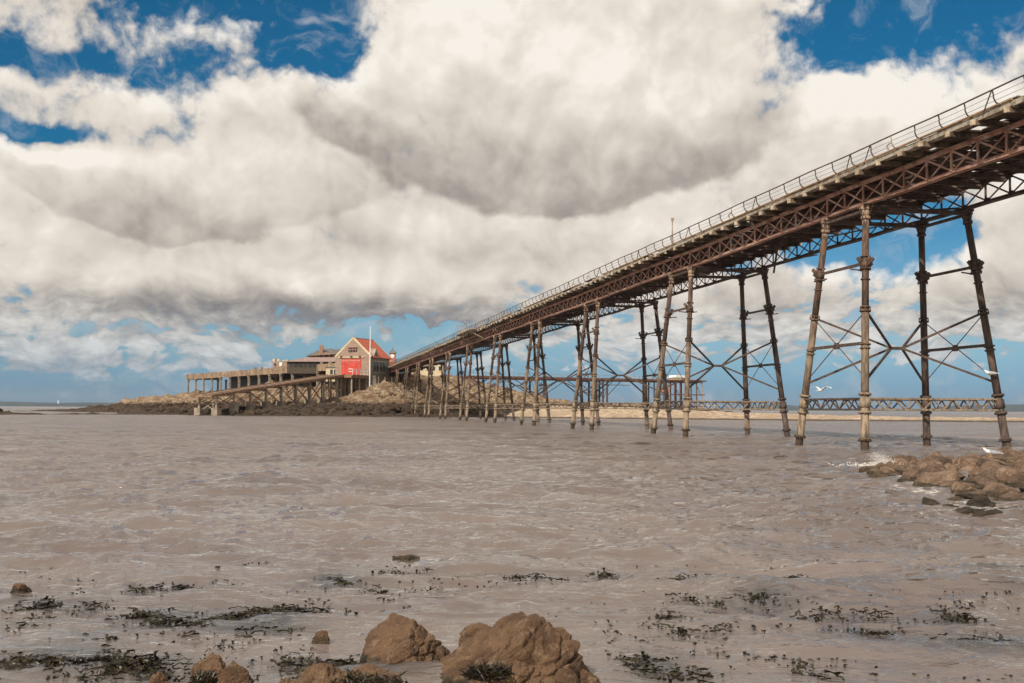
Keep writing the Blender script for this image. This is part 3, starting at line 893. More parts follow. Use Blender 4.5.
def lattice_mesh(a, b_, seed):
    m = MB(); a = Vector(a); b_ = Vector(b_); d = b_ - a; L = d.length; n = max(4, round(L / .42)); up = Vector((0, 0, .42))
    m.bar(a + up, b_ + up, .13, .07); m.bar(a, b_, .13, .07)
    for k in range(n):
        p, q = a + d * (k / n), a + d * ((k + 1) / n)
        if k % 2: m.bar(p + up, q, .03, .06)
        else: m.bar(p, q + up, .03, .06)
    return m.mesh('lattice_girder')


lat_m = [lattice_mesh(leg_at(*SG[i], 1.54), leg_at(*SG[j], 1.54), i) for i, j in ((0, 1), (2, 3), (0, 2), (1, 3))]


def stay_mesh():
    m = MB(); hub = Vector((0, 0, 4.05))
    m.bar(hub - Vector((.26, 0, 0)), hub + Vector((.26, 0, 0)), .14, .12)
    for sx, sy in SG:
        h = hub + Vector((sx * .24, 0, 0))
        m.bar(leg_at(sx, sy, 5.4), h, .075, .085); m.bar(leg_at(sx, sy, 2.62), h, .075, .085)
    return m.mesh('cross_stay')


def frame_mesh(sx):
    m = MB()
    m.bar(leg_at(sx, -1, 7.25), leg_at(sx, 1, 7.25), .07, .11); m.bar(leg_at(sx, -1, 4.1), leg_at(sx, 1, 4.1), .08, .12)
    m.bar(leg_at(sx, -1, 9.38) - Vector((0, .1, 0)), leg_at(sx, 1, 9.38) + Vector((0, .1, 0)), .16, .1)
    c = Vector((leg_at(sx, 1, 4.1).x, 0, 4.1))
    m.box(c, (.09, .26, .26))
    for a, b_ in ((5.35, 2.75),):
        for s1 in (-1, 1):
            m.tube(leg_at(sx, s1, a), leg_at(sx, -s1, b_), .021, None, 5)
    return m.mesh('tie_frame')


stay_m = stay_mesh(); fr_m = [frame_mesh(-1), frame_mesh(1)]
cap_b = MB()   # head beams across the trestle under the girders
for sy in (-1, 1): cap_b.bar((-TW, sy * TL, 9.44), (TW, sy * TL, 9.44), .14, .16)
cap_m = cap_b.mesh('trestle')
ORD = ['', 'nearest', 'second', 'third', 'fourth', 'fifth', 'sixth', 'seventh', 'eighth', 'ninth', 'tenth', 'eleventh', 'twelfth', 'thirteenth']
for i in range(0, 12):
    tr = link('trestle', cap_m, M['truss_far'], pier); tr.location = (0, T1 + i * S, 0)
    tr['label'] = ORD[i + 1] + ' four-legged trestle from the shore end in view'
    for k in range(4):
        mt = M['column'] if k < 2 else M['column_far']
        m = col_m[k][(i + k) % 3]
        if not m.materials: m.materials.append(mt)
        o = link('column', m, None, tr, False)
    for m, mt in list(zip(lat_m, ('timber_dark', 'truss_far', 'truss_far', 'column'))) + [(stay_m, 'iron'), (fr_m[0], 'iron'), (fr_m[1], 'column_far')]:
        if not m.materials: m.materials.append(M[mt])
        if (i, m.name.split('.')[0]) in ((5, 'lattice_girder'),) and m is lat_m[3]: continue
        link(m.name.split('.')[0], m, None, tr)
for m in [x for r_ in col_m for x in r_]:
    m.polygons.foreach_set('use_smooth', [len(p.vertices) == 4 and p.area < .4 for p in m.polygons])

# widened passing bay part way along, with a small lattice mast
tb = 118.0
def t_of(px, w):
    d = ray(px, 380); k = w / (d.x * N.x + d.y * N.y); return d.x * k * U.x + d.y * k * U.y
tb0, tb1 = t_of(469, 20.3), t_of(457, 20.3)
b = MB(); mid = (tb0 + tb1) / 2; L = tb1 - tb0
for k in range(5): b.box((-3.15 - .2 * k, mid, 10.80), (.185, L, .05))
for k in range(5): b.box((-3.4, tb0 + .3 + k * (L - .6) / 4, 10.65), (1.4, .16, .2))
b.bar((-4.1, tb0, 10.78), (-4.1, tb1, 10.78), .08, .26)
b.bar((-3.9, tb0 + .5, 10.6), (-2.3, tb0 + .5, 9.8), .1, .12); b.bar((-3.9, tb1 - .5, 10.6), (-2.3, tb1 - .5, 9.8), .1, .12)
b.build('passing_bay', M['pale_board'], pier)
b = MB()
for sx in (-1, 1):
    for sy in (-1, 1): b.tube((-3.0 + sx * .3, tb1 + .2 + sy * .3, 10.8), (-3.0 + sx * .2, tb1 + .2 + sy * .2, 12.2), .04, None, 5)
for k in range(3):
    z = 10.9 + k * .42; w = .28 - k * .03
    for sy in (-1, 1): b.bar((-3 - w, tb1 + .2 + sy * w, z), (-3 + w, tb1 + .2 + sy * w, z + .38), .03); b.bar((-3 + sy * w, tb1 + .2 - w, z), (-3 + sy * w, tb1 + .2 + w, z + .38), .03)
b.tube((-3, tb1 + .2, 12.1), (-3, tb1 + .2, 12.9), .05, .04, 6); b.box((-3, tb1 + .2, 12.2), (.5, .5, .06))
b.build('lattice_mast', M['pale_board'], pier)
# thin lamp standard on the railing
tl = t_of(672, 21.25); b = MB()
b.tube((-3.0, tl, 10.8), (-3.0, tl, 12.25), .05, .032, 7); b.tube((-3, tl, 11.0), (-3, tl, 11.25), .07, .07, 8)
b.tube((-3, tl, 12.25), (-3, tl, 12.45), .05, .1, 8); b.tube((-3, tl, 12.45), (-3, tl, 12.52), .11, .03, 8)
b.build('lamp_standard', M['timber'], pier)
# loose timbers hanging below the deck
b = MB(); rl = random.Random(21)
for tt in (T1 + S * 4 - 4, T1 + S * 3 - 8, T1 + 5, T1 + S - 6):
    x = rl.uniform(-1, 1.6); b.bar((x, tt, 10.4), (x + .1, tt + rl.uniform(.4, 1.2), 8.9), .1, .05)
    b.bar((x + .5, tt + 1, ZB - .12), (x + 1.0, tt - 2.5, ZB - .18), .12, .04)
b.build('loose_timbers', M['timber_dark'], pier)
# sagging service pipe hung between two trestles at mid height
b = MB(); a = T1 + 4 * S; pts = [(1.6, a + 2 - k * 1.6, 6.9 - .1 * math.sin(k)) for k in range(4)]
b.path(pts, .06)
b.build('broken_pipe', M['iron'], pier)

# ------------------------------------------------------------ lifeboat house
HF = at(352.5, 376, 250); hx = HF.x; hy = 250; HEAD = R(23)    # direction from the slip foot up to the house
house = empty('lifeboat_house', (hx, hy, 8.7), -HEAD)
tag(house, 'stone lifeboat house with red tiled roof and big red doors', 'boathouse')
W2, D_, EH, RH = 4.45, 8.6, 4.1, 8.1
b = MB()   # walls: gabled box built as four slabs
b.prism([(-W2, -3), (W2, -3), (W2, EH), (0, RH), (-W2, EH)], 0, .45)
b.prism([(-W2, -3), (W2, -3), (W2, EH), (0, RH - .3), (-W2, EH)], D_ - .45, D_)
b.build('gable_wall', M['house_stone'], house)
b = MB(); b.box((-W2 + .25, D_ / 2, (EH - 3) / 2), (.45, D_ - .92, EH + 3)); b.box((W2 - .25, D_ / 2, (EH - 3) / 2), (.45, D_ - .92, EH + 3)); b.build('side_wall', M['side_stone'], house)
b = MB()
for sx in (-1, 1):
    p0 = Vector((sx * (W2 + .35), 0, EH - .22)); p1 = Vector((0, 0, RH + .12))
    for k in range(1):
        d = (p1 - p0); nrm = Vector((-d.z * sx, 0, d.x * sx)).normalized(); nrm = nrm if nrm.z > 0 else -nrm
        a = [p0, p1, p1 + nrm * .12, p0 + nrm * .12]
        vs = [v + Vector((0, .5, 0)) for v in a] + [v + Vector((0, D_ + .2, 0)) for v in a]
        b.add(vs, [(0, 1, 2, 3), (7, 6, 5, 4), (0, 4, 5, 1), (1, 5, 6, 2), (2, 6, 7, 3), (3, 7, 4, 0)])
rf = b.build('roof', M['red_tile'], house)
b = MB(); b.box((0, D_ / 2 + .4, RH + .25), (.25, D_ - .2, .16)); b.tube((0, .2, RH - .1), (0, .2, RH + 1.0), .09, .05, 6); b.build('ridge', M['tower_red'], rf)
# cross gable on the right-hand side
b = MB(); b.prism([(-1.25, EH - .1), (1.25, EH - .1), (0, EH + 1.9)], 0, 2.2)
me = b.mesh('dormer'); me.transform(Matrix.Translation((W2 + .15, 2.4, 0)) @ Matrix.Rotation(PI / 2, 4, 'Z')); dm = link('dormer', me, M['timber'], rf)
b = MB(); b.box((W2 + .2, 2.4, EH + .6), (.06, .7, .8)); b.build('window', M['glass'], dm)
b = MB()    # coping stones on the front gable
for sx in (-1, 1): b.bar((sx * (W2 + .12), .2, EH + .0), (0, .2, RH + .12), .6, .18, up=(0, 1, 0))
b.build('coping', M['cream'], house)
dr = MB(); dr.box((-.35, -.06, 1.85), (5.0, .12, 3.5)); do = dr.build('door', M['red_paint'], house)
b = MB()
for k in range(4): b.box((-2.22 + k * 1.25, -.14, 1.85), (.07, .05, 3.4))
b.box((-.35, -.14, 2.9), (4.9, .04, .05)); b.build('door_leaf_joint', M['tower_red'], do)
b = MB(); r_ = random.Random(3)
for k in range(9): b.box((-2.45 + k * .52, -.135, 3.25), (.16, .03, .12))
b.build('door_stripe', M['white'], do)
b = MB(); b.box((-.35, -.1, 4.02), (6.4, .3, .24)); b.build('lintel', M['cream'], house)
b = MB()
for k in (-2.6, 0, 2.2): b.box((k - .2, -.3, 4.15), (.5, .3, .3))
b.build('lamp_bracket', M['rust'], house)
b = MB(); b.box((0, -.04, 5.7), (2.2, .1, 1.0)); w = b.build('window', M['dark'], house)
b = MB()
for k in (-.7, 0, .7): b.box((k, -.11, 5.7), (.1, .04, 1.0))
b.box((0, -.11, 5.7), (2.2, .04, .1)); b.box((0, -.1, 6.25), (2.6, .2, .14)); b.build('frame', M['tower_red'], w)
for yy in (2.0, 3.3, 4.9, 6.2):
    b = MB(); b.box((W2 + .03, yy, 1.9), (.08, .7, 2.3)); w = b.build('window', M['glass'], house)
    b = MB(); b.box((W2 + .05, yy, 3.15), (.16, .95, .16)); b.box((W2 + .05, yy, .68), (.16, .95, .12)); b.build('sill', M['cream'], w)

# stone retaining wall below the house
rw = MB()
A = [(-1.5, 1.0), (W2 + .9, 1.0), (W2 + 1.0, D_ + 3), (-1.5, D_ + 3)]; Bq = [(-1.5, .6), (W2 + 1.5, .6), (W2 + 1.9, D_ + 3), (-1.5, D_ + 3)]
rw.add([(x, y, -.05) for x, y in A] + [(x, y, -6.5) for x, y in Bq], [(0, 1, 2, 3), (7, 6, 5, 4), (0, 4, 5, 1), (1, 5, 6, 2), (2, 6, 7, 3), (3, 7, 4, 0)])
o = rw.build('retaining_wall', M['stonework']); o.location = house.location; o.rotation_euler = house.rotation_euler
tag(o, 'battered stone retaining wall under the right side of the lifeboat house', 'wall')
for k in range(3):
    b = MB(); b.bar((W2 + 1.35 + .3, 2 + k * 3, -6), (W2 + .9, 2 + k * 3, -.3), .35, .35, up=(1, 0, 0)); b.build('buttress', M['concrete'], o)

# ------------------------------------------------------------ slipway
hm = house.matrix_basis if False else Matrix.Translation((hx, hy, 8.7)) @ Matrix.Rotation(-HEAD, 4, 'Z')
slip = empty('slipway', (hx, hy, 8.7), -HEAD)
tag(slip, 'long lifeboat slipway sloping down to the left on braced piles', 'slipway')
foot = on_water(200, 411, 1.0)
SL = 52.0; z_top = -.15; z_bot = 3.55 - 8.7
zs = lambda y: z_top if y > -7 else z_top + (z_bot - z_top) * (-y - 7) / (SL - 7)     # y from 0 to -SL (local)
b = MB()
b.box((0, -3.5, -.2), (8.6, 7.2, .28)); b.bar((0, -7.05, zs(-7) - .1), (0, -SL, zs(-SL) - .1), 4.2, .22)
b.build('deck', M['rust_deck'], slip)
b = MB()
for x in (-2.2, 2.2): b.bar((x, -7, zs(-7) - .1), (x, -SL, zs(-SL) - .1), .3, .5)
b.box((0, -7.3, -.5), (8.4, .3, .5)); b.box((-4.1, -3.5, -.55), (.3, 7, .45)); b.box((4.1, -3.5, -.55), (.3, 7, .45))
b.build('side_beam', M['rust_deck'], slip)
b = MB(); b.bar((-2.36, -7, zs(-7) + .05), (-2.36, -24, zs(-24) + .05), .04, .16); b.bar((0, -7, zs(-7) + .09), (0, -SL, zs(-SL) + .09), .5, .14); b.build('keel_way', M['beak'] if False else M['timber'], slip)
npile = 9
for k in range(npile):
    y = -9.5 - k * (SL - 11.5) / (npile - 1)
    P0 = hm @ Vector((0, y, 0)); g = ground(P0.x, P0.y) - 8.7
    f = MB()
    for x in (-1.9, 1.9):
        f.tube((x, y, g - .5), (x, y, zs(y) - .5), .24, .2, 8)
    f.bar((-1.9, y, zs(y) - .62), (1.9, y, zs(y) - .62), .3, .25)
    if zs(y) - g > 2.6:
        f.bar((-1.9, y, g + .6), (1.9, y, zs(y) - .9), .1, .12); f.bar((1.9, y, g + .6), (-1.9, y, zs(y) - .9), .1, .12)
    po = f.build('pile_bent', M['timber'], slip)
    q = MB()
    for x in (-1.9, 1.9): q.box((x, y, g + .15), (1.3, 1.25, 2.4))
    q.build('concrete_foot', M['conc_foot'], po)
b = MB()
for k in range(npile - 1):
    y = -9.5 - k * (SL - 11.5) / (npile - 1); y2 = -9.5 - (k + 1) * (SL - 11.5) / (npile - 1)
    P0 = hm @ Vector((0, (y + y2) / 2, 0)); g = ground(P0.x, P0.y) - 8.7
    for x in (-1.95, 1.95):
        b.bar((x, y, zs(y) - 1.0), (x, y2, g + 1.0), .08, .14); b.bar((x, y, g + 1.0), (x, y2, zs(y2) - 1.0), .08, .14)
b.build('cross_bracing', M['truss'], slip)
b = MB()
for x in (-3.9, -1.3, 1.3, 3.9):
    for y in (-.6, -3.6, -6.8):
        P0 = hm @ Vector((x, y, 0)); g = ground(P0.x, P0.y) - 8.7 - 1.5
        m_ = MB(); m_.tube((x, y, g), (x, y, -.5), .22, .19, 8); m_.build('pile', M['timber'], slip)
# white rail at the top of the slip
b = MB()
for k in range(5): b.bar((4.15, -6.8 + k * 1.6, 0), (4.15, -6.8 + k * 1.6, 1.2), .09)
for z in (.6, 1.15): b.bar((4.15, -6.9, z), (4.15, -.3, z), .08, .12); b.bar((3.2, -6.9, z), (4.15, -6.9, z), .08, .12)
b.build('railing', M['white'], slip)

# flagpole
fp = at(369.8, 376, 246); b = MB(); b.tube((0, 0, -6.2), (0, 0, 5.2), .14, .13, 8); b.tube((0, 0, 5.2), (0, 0, 10.6), .11, .08, 8); b.tube((0, 0, 10.6), (0, 0, 10.75), .14, .14, 8)
o = b.build('flagpole', M['white']); o.location = (fp.x, fp.y, fp.z); tag(o, 'tall white flagpole in front of the lifeboat house corner', 'flagpole')

# ------------------------------------------------------------ old jetty with columns, left of the house
ja = at(343, 361.5, 256); jb = at(187, 376, 356); zj = 11.75
d = Vector((jb.x - ja.x, jb.y - ja.y, 0)); JL = d.length; jrot = math.atan2(d.y, d.x)
jet = empty('old_jetty', (ja.x, ja.y, 0), jrot); tag(jet, 'flat topped concrete jetty on a row of columns behind the slipway', 'jetty')
b = MB(); b.box((JL / 2, 0, zj - .8), (JL, .6, 1.6)); b.box((JL / 2, 11, zj - .8), (JL, .6, 1.6)) if False else None
b.box((JL - .3, -5.5, zj - .8), (.6, 10.4, 1.6)); b.build('edge_beam', M['concrete'], jet)
b = MB(); b.box((JL / 2, -5.5, zj - .18), (JL - .9, 10.3, .3)); b.build('deck', M['concrete'], jet)
ncol = 15
for k in range(ncol):
    x = JL - 1.5 - k * (JL - 8) / (ncol - 1)
    for y in (0, -9.5):
        w_ = Matrix.Translation((ja.x, ja.y, 0)) @ Matrix.Rotation(jrot, 4, 'Z') @ Vector((x, y, 0)); g = ground(w_.x, w_.y) - 1
        m_ = MB(); m_.box((x, y, (g + zj - 1.7) / 2), (.5, .5, zj - 1.7 - g)); m_.box((x, y, zj - 1.85), (.8, .7, .4)); o = m_.build('column', M['conc_foot'], jet)
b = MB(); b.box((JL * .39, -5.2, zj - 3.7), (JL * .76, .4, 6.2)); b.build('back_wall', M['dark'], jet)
b = MB()
for k in range(12): b.box((JL * .02 + k * 5, -.1, zj + .28), (1.0, .4, .5)) if k % 3 else None
b.build('coping_block', M['concrete'], jet)

# ------------------------------------------------------------ pavilion and other buildings on the island
def frame_box(name, px0, px1, Y, z0, z1, depth, m_wall, label, cat, rz=0):
    a = (px0 - 512) / F * Y; c = (px1 - 512) / F * Y
    r = empty(name, ((a + c) / 2, Y, z0), rz); tag(r, label, cat); w = (c - a) / 2
    b = MB(); b.box((0, depth / 2, (z1 - z0) / 2), (2 * w, depth, z1 - z0)); b.build('wall', m_wall, r)
    return r, w, z1 - z0


def zpx(py, Y, px=320): return at(px, py, Y).z


# low pavilion with faded pink roof and a row of openings
Y0 = 268
r, w, h = frame_box('pavilion', 287, 342, Y0, 9.6, zpx(361.8, Y0), 12, M['timber_dark'], 'low pavilion with faded pink hipped roof and a band of dark openings', 'pavilion')
b = MB(); b.add([(-w - .6, -.6, h), (w + .6, -.6, h), (w + .6, 12.6, h), (-w - .6, 12.6, h), (-w + 4.2, 4, h + 1.25), (w - 1, 4, h + 1.25), (w - 1, 8, h + 1.25), (-w + 4.2, 8, h + 1.25)],
    [(0, 1, 5, 4), (1, 2, 6, 5), (2, 3, 7, 6), (3, 0, 4, 7), (4, 5, 6, 7), (3, 2, 1, 0)]); b.build('roof', M['pink_roof'], r)
for k in range(11):
    b = MB(); b.box((-w + 1 + k * (2 * w - 2) / 10, -.03, h - .75), (.8 if k % 3 else .45, .1, 1.0)); b.build('window', M['dark'], r)
b = MB(); b.box((w * .55, -.25, h - 1.6), (w * .8, .5, .6)); b.build('parapet', M['cream'], r)
# taller hall behind it
Y1 = 284
r, w, h = frame_box('hall', 316, 345, Y1, 9.6, zpx(353.2, Y1), 13, M['orange_wall'], 'ochre walled hall with a long grey roof behind the low pavilion', 'hall')
b = MB(); b.add([(-w - 2.6, -.7, h - .8), (w + .7, -.7, h), (w + .7, 13.7, h), (-w - 2.6, 13.7, h - .8), (-w + .6, 6.5, h + 1.6), (w + .5, 6.5, h + 1.25)],
    [(0, 1, 5, 4), (1, 2, 5), (2, 3, 4, 5), (3, 0, 4), (3, 2, 1, 0)]); b.build('roof', M['grey_roof'], r)
b = MB(); b.box((-w + .8, 3, h + .9), (.8, .8, 2.0)); b.box((-w + .8, 3, h + 1.95), (1.0, 1.0, .2)); b.tube((-w + .8, 3, h + 2.0), (-w + .8, 3, h + 2.5), .25, .18, 8); b.build('chimney', M['orange_wall'], r)
for k in range(5):
    b = MB(); b.box((-w + 1.2 + k * 1.35, -.03, h - .9), (.5, .08, .8)); b.build('window', M['dark'], r)
# pale ruin
Y2 = 300
r, w, h = frame_box('roofless_ruin', 272.5, 287.5, Y2, 9.6, zpx(361.5, Y2), 6, M['house_stone'], 'small pale roofless building with one bright window left of the pavilion', 'ruin')
b = MB(); b.box((-w + .3, 3, h + .35), (.5, 5.9, .7)); b.box((w - .3, 3, h + .2), (.5, 5.9, .5)); b.box((-.5, .2, h + .3), (.7, .4, .6)); b.box((.9, .2, h + .15), (.5, .4, .35)); b.build('battlement', M['cream'], r)
b = MB(); b.box((.2, -.04, h - .8), (.7, .1, 1.0)); b.build('window', M['white'], r)
b = MB(); b.box((-1.3, -.04, h - .9), (.5, .1, .7)); b.build('doorway', M['dark'], r)
# annex between jetty and lifeboat house
Y3 = 254
r, w, h = frame_box('annex', 326, 338, Y3, 7.4, zpx(367.6, Y3), 6, M['cream'], 'small pale annex with two dark windows left of the red doors', 'annex')
for x in (-.1, .75): 
    b = MB(); b.box((x, -.04, h - .95), (.55, .1, 1.0)); b.build('window', M['glass'], r)
b = MB(); b.box((0, 3, h + .1), (2 * w + .4, 6.4, .2)); b.build('roof', M['grey_roof'], r)
# clock tower past the house
Y4 = 282; a = at(392.6, 362, Y4)
ct_ = empty('clock_tower', (a.x, Y4, 9.6)); tag(ct_, 'slim pale red clock tower with dark cap beside the pier end', 'clock tower')
b = MB(); b.box((0, 0, 2.0), (1.7, 1.7, 4.2)); b.box((0, 0, 4.15), (1.9, 1.9, .15)); b.box((0, 0, 4.9), (1.35, 1.35, 1.4)); b.build('shaft', M['tower_red'], ct_)
b = MB(); b.add([(-.95, -.95, 5.6), (.95, -.95, 5.6), (.95, .95, 5.6), (-.95, .95, 5.6), (0, 0, 6.8)], [(0, 1, 4), (1, 2, 4), (2, 3, 4), (3, 0, 4), (3, 2, 1, 0)]); b.tube((0, 0, 6.7), (0, 0, 7.3), .05, .02, 5); b.build('cap', M['grey_roof'], ct_)
b = MB(); b.tube((0, -.72, 4.9), (0, -.66, 4.9), .45, .45, 14); b.build('clock_face', M['white'], ct_)
# low red shed beneath the tower
a = at(389, 372, 276)
sh = empty('shed', (a.x, 276, 8.6)); tag(sh, 'low dark red shed in the gap between lifeboat house and pier', 'shed')
b = MB(); b.box((0, 2, 1.6), (2.6, 4, 3.2)); b.build('wall', M['tower_red'], sh); b = MB(); b.prism([(-1.6, 3.2), (1.6, 3.2), (0, 4.3)], -.2, 4.2); b.build('roof', M['red_tile'], sh)
b = MB(); b.box((0, -.04, 1.4), (1.2, .1, 2.2)); b.build('door', M['dark'], sh)
# cream houses seen under the pier
for (p0, p1, Yh, zt, lab) in ((403, 413, 300, 366, 'narrow cream building seen under the pier, left one'), (419, 443, 305, 363.5, 'wide cream building seen under the pier, right one')):
    r, w, h = frame_box('cream_building', p0, p1, Yh, 9.0, zpx(zt, Yh, p0), 8, M['cream'], lab, 'building')
    b = MB(); b.prism([(-w - .3, h), (w + .3, h), (w * .6, h + .9), (-w * .6, h + .9)], -.3, 8.3); b.build('roof', M['timber'], r)
    for k in range(2 if p1 - p0 < 15 else 4):
        x = -w + (k + .5) * 2 * w / (2 if p1 - p0 < 15 else 4)
        b = MB(); b.box((x, -.03, h - 1.3), (.6, .1, 1.1)); b.build('window', M['glass'], r)

# ------------------------------------------------------------ steel jetty beyond the pier
ka = at(462, 377.5, 285); kb = at(696, 382.5, 318); zk = 9.6
d = Vector((kb.x - ka.x, kb.y - ka.y, 0)); KL = d.length; krot = math.atan2(d.y, d.x)
kj = empty('steel_jetty', (ka.x, ka.y, 0), krot); tag(kj, 'low rusty jetty with a braced pile head far behind the pier', 'jetty')
b = MB(); b.box((KL / 2, 0, zk - .35), (KL, 5, .5)); b.box((KL / 2, -2.5, zk - .1), (KL, .2, .55)); b.build('deck', M['rust'], kj)
b = MB(); rk = random.Random(5)
for k in range(int(KL / 1.6)): b.box((k * 1.6 + .5, -2.5, zk + .5), (.1, .1, .9 + rk.uniform(-.3, .3)))
b.bar((0, -2.5, zk + .95), (KL * .8, -2.5, zk + .85), .07, .08); b.build('railing', M['timber'], kj)
xpile = [2, 20.5, 22.5, 38.5, 40.5, 41.8]
for x in xpile:
    m_ = MB()
    for y in (-2, 2): m_.tube((x, y, -1.5), (x, y, zk - .6), .28, .26, 7)
    m_.bar((x, -2, 1), (x, 2, 7), .1); m_.bar((x, 2, 1), (x, -2, 7), .1)
    m_.build('pile_bent', M['iron'], kj)
b = MB()
for x0, x1 in ((20.5, 14), (2, 8), (22.5, 29), (38.5, 32), (41.8, 46)):
    for y in (-2.1, 2.1): b.bar((x0, y, zk - 4.5), (x1, y, zk - .6), .14, .16)
b.bar((39, -2.1, zk - 1.6), (49, -2.1, zk - 1.6), .14, .16); b.bar((20.5, -2.1, zk - 1.7), (22.5, -2.1, zk - 1.7), .12)
for k in range(7): b.bar((38.5, -2.1, .8 + k * 1.1), (40.5, -2.1, 1.9 + k * 1.1), .09); b.bar((20.5, -2.1, .8 + k * 1.1), (22.5, -2.1, 1.9 + k * 1.1), .07); b.bar((22.5, -2.1, .8 + k * 1.1), (20.5, -2.1, 1.9 + k * 1.1), .07)
b.build('bracing', M['iron'], kj)
for k in range(9):
    x = KL - .6 - k * 1.85
    m_ = MB()
    for y in (-3.6, 3.6): m_.tube((x, y, -1.5), (x, y, zk - .2), .2, .2, 7)
    m_.build('head_pile', M['rust'] if k % 3 else M['timber'], kj)
b = MB(); b.box((KL - 8, 0, zk - .15), (17, 8.4, .4)); b.box((KL - 8, -3.6, 5.6), (16.5, .25, .3)); b.box((KL - 8, -3.6, 2.4), (16.5, .25, .3))
for k in range(8):
    x = KL - 1 - k * 1.85
    if k % 2: b.bar((x, -3.6, 2.4), (x - 1.85, -3.6, 5.6), .12)
    else: b.bar((x, -3.6, 5.6), (x - 1.85, -3.6, 8.8), .12)
b.build('head_frame', M['rust'], kj)
b = MB(); b.box((KL - 13, -3.7, 6.9), (2.8, .15, 1.3)); b.build('sheet', M['tower_red'], kj)
hw_ = Matrix.Translation((ka.x, ka.y, 0)) @ Matrix.Rotation(krot, 4, 'Z') @ Vector((KL - 6.5, 0, zk + .06))
hut = empty('hut', hw_, krot); tag(hut, 'small cream hut standing on the head of the far jetty', 'hut')
b = MB(); b.box((0, 0, .35), (3.8, 3, .7)); b.build('wall', M['cream'], hut); b = MB(); b.prism([(-2.2, .7), (2.2, .7), (1.2, 1.4), (-1.2, 1.4)], -1.7, 1.7); b.build('roof', M['white'], hut)

# small white tower on the far shore
a = at(45.5, 405, 7100); lt = empty('lighthouse', (a.x, 7300, 18)); tag(lt, 'tiny white tower on the far low hills at left', 'lighthouse')
b = MB(); b.tube((0, 0, -10), (0, 0, 14), 6, 4, 12); b.tube((0, 0, 14), (0, 0, 19), 5.5, 5.0, 12); b.build('shaft', M['white'], lt); b = MB(); b.tube((0, 0, 19), (0, 0, 23), 4.5, .3, 12); b.build('cap', M['white'], lt)

# ------------------------------------------------------------ rocks
def rock_mesh(seed, size, planes=14, sub=4, rough=.05, detail=5, tilt=None, custom=None):
    import bmesh
    r_ = np.random.default_rng(seed)
    bm = bmesh.new(); bmesh.ops.create_icosphere(bm, subdivisions=sub, radius=1)
    co = np.array([v.co[:] for v in bm.verts]); co /= np.linalg.norm(co, axis=1)[:, None]
    if custom is None:
        nn = r_.normal(size=(planes, 3)); nn[:, 2] = np.abs(nn[:, 2]) * .8; nn /= np.linalg.norm(nn, axis=1)[:, None]; hh = r_.uniform(.62, .98, planes)
        nn = np.vstack([nn, [[0, 0, -1]]]); hh = np.append(hh, .6)
    else:
        nn = np.array([c[:3] for c in custom], float); nn /= np.linalg.norm(nn, axis=1)[:, None]; hh = np.array([c[3] for c in custom], float)
    dt = co @ nn.T
    rad = np.where(dt > .02, hh / np.maximum(dt, .02), 9)
    p = 34.; rs_ = (np.sum(rad ** -p, axis=1)) ** (-1 / p); rs_ = np.minimum(rs_, 1.3)
    pos = co * rs_[:, None] * np.array(size)
    m_ = max(size); off = Vector(r_.uniform(-50, 50, 3))
    for i in range(len(pos)):
        v = Vector(pos[i]); q = v / m_ * 2.0 + off
        a = mn.fractal(q, .9, 2.1, detail) * rough * m_ * 1.3
        a += (mn.ridged_multi_fractal(q * 1.7, .8, 2.2, 4, .9, 2.0) - 1.2) * rough * m_ * .35
        if sub > 4:
            w = mn.voronoi(Vector((q.x * 1.5 + q.y * .7, q.y * 1.5, q.z * 2.6 - q.x)) + mn.noise_vector(q * 2) * .22)[0]
            a += (min(w[1] - w[0], .22) - .16) * rough * m_ * 4.2
            a += mn.fractal(q * 9, .8, 2.2, 4) * rough * m_ * .22
        pos[i] += co[i] * a
    for v, c in zip(bm.verts, pos): v.co = c
    me = bpy.data.meshes.new('rock'); bm.to_mesh(me); bm.free()
    return me


def place_rock(name, me, p, rz, m, label, cat='rock', group=None, flatshade=True):
    o = link(name, me, m, None, not flatshade); o.location = p; o.rotation_euler = (0, 0, rz)
    return tag(o, label, cat, group)


GR = 'rocks at the water\'s edge in the foreground'
# large boulder: long ramp up from the left, blunt crown, steep right side
big = rock_mesh(21, (.58, .46, .48), sub=7, rough=.060, detail=8, custom=[(-.60, -.25, .80, .50), (.05, -.1, 1, .80), (.52, -.3, .75, .80), (.95, -.2, .25, .80), (.75, .3, .6, .8), (-1, .1, .15, .98), (0, 1, .3, .8), (-.2, -1, .35, .8), (.35, -1, .6, .72), (0, 0, -1, .8), (-.6, .4, .8, .72)])
place_rock('boulder', big, at(503, 672, 6.35) + Vector((0, 0, -.10)), 0, M['near_rock'], 'largest brown gritty boulder at the bottom of the view, with a tuft of weed', 'boulder', GR)
me = rock_mesh(33, (.38, .33, .37), sub=7, rough=.050, detail=8, custom=[(-.72, -.35, .70, .52), (.85, -.45, .45, .50), (.62, .3, .85, .56), (-.05, .1, 1, .86), (-1, .2, -.1, .8), (0, 1, .2, .8), (-.1, -1, .2, .75), (0, 0, -1, .8)])
place_rock('boulder', me, at(409, 662, 6.75) + Vector((0, 0, -.02)), 0, M['near_rock'], 'pyramid-shaped brown boulder left of the largest one', 'boulder', GR)
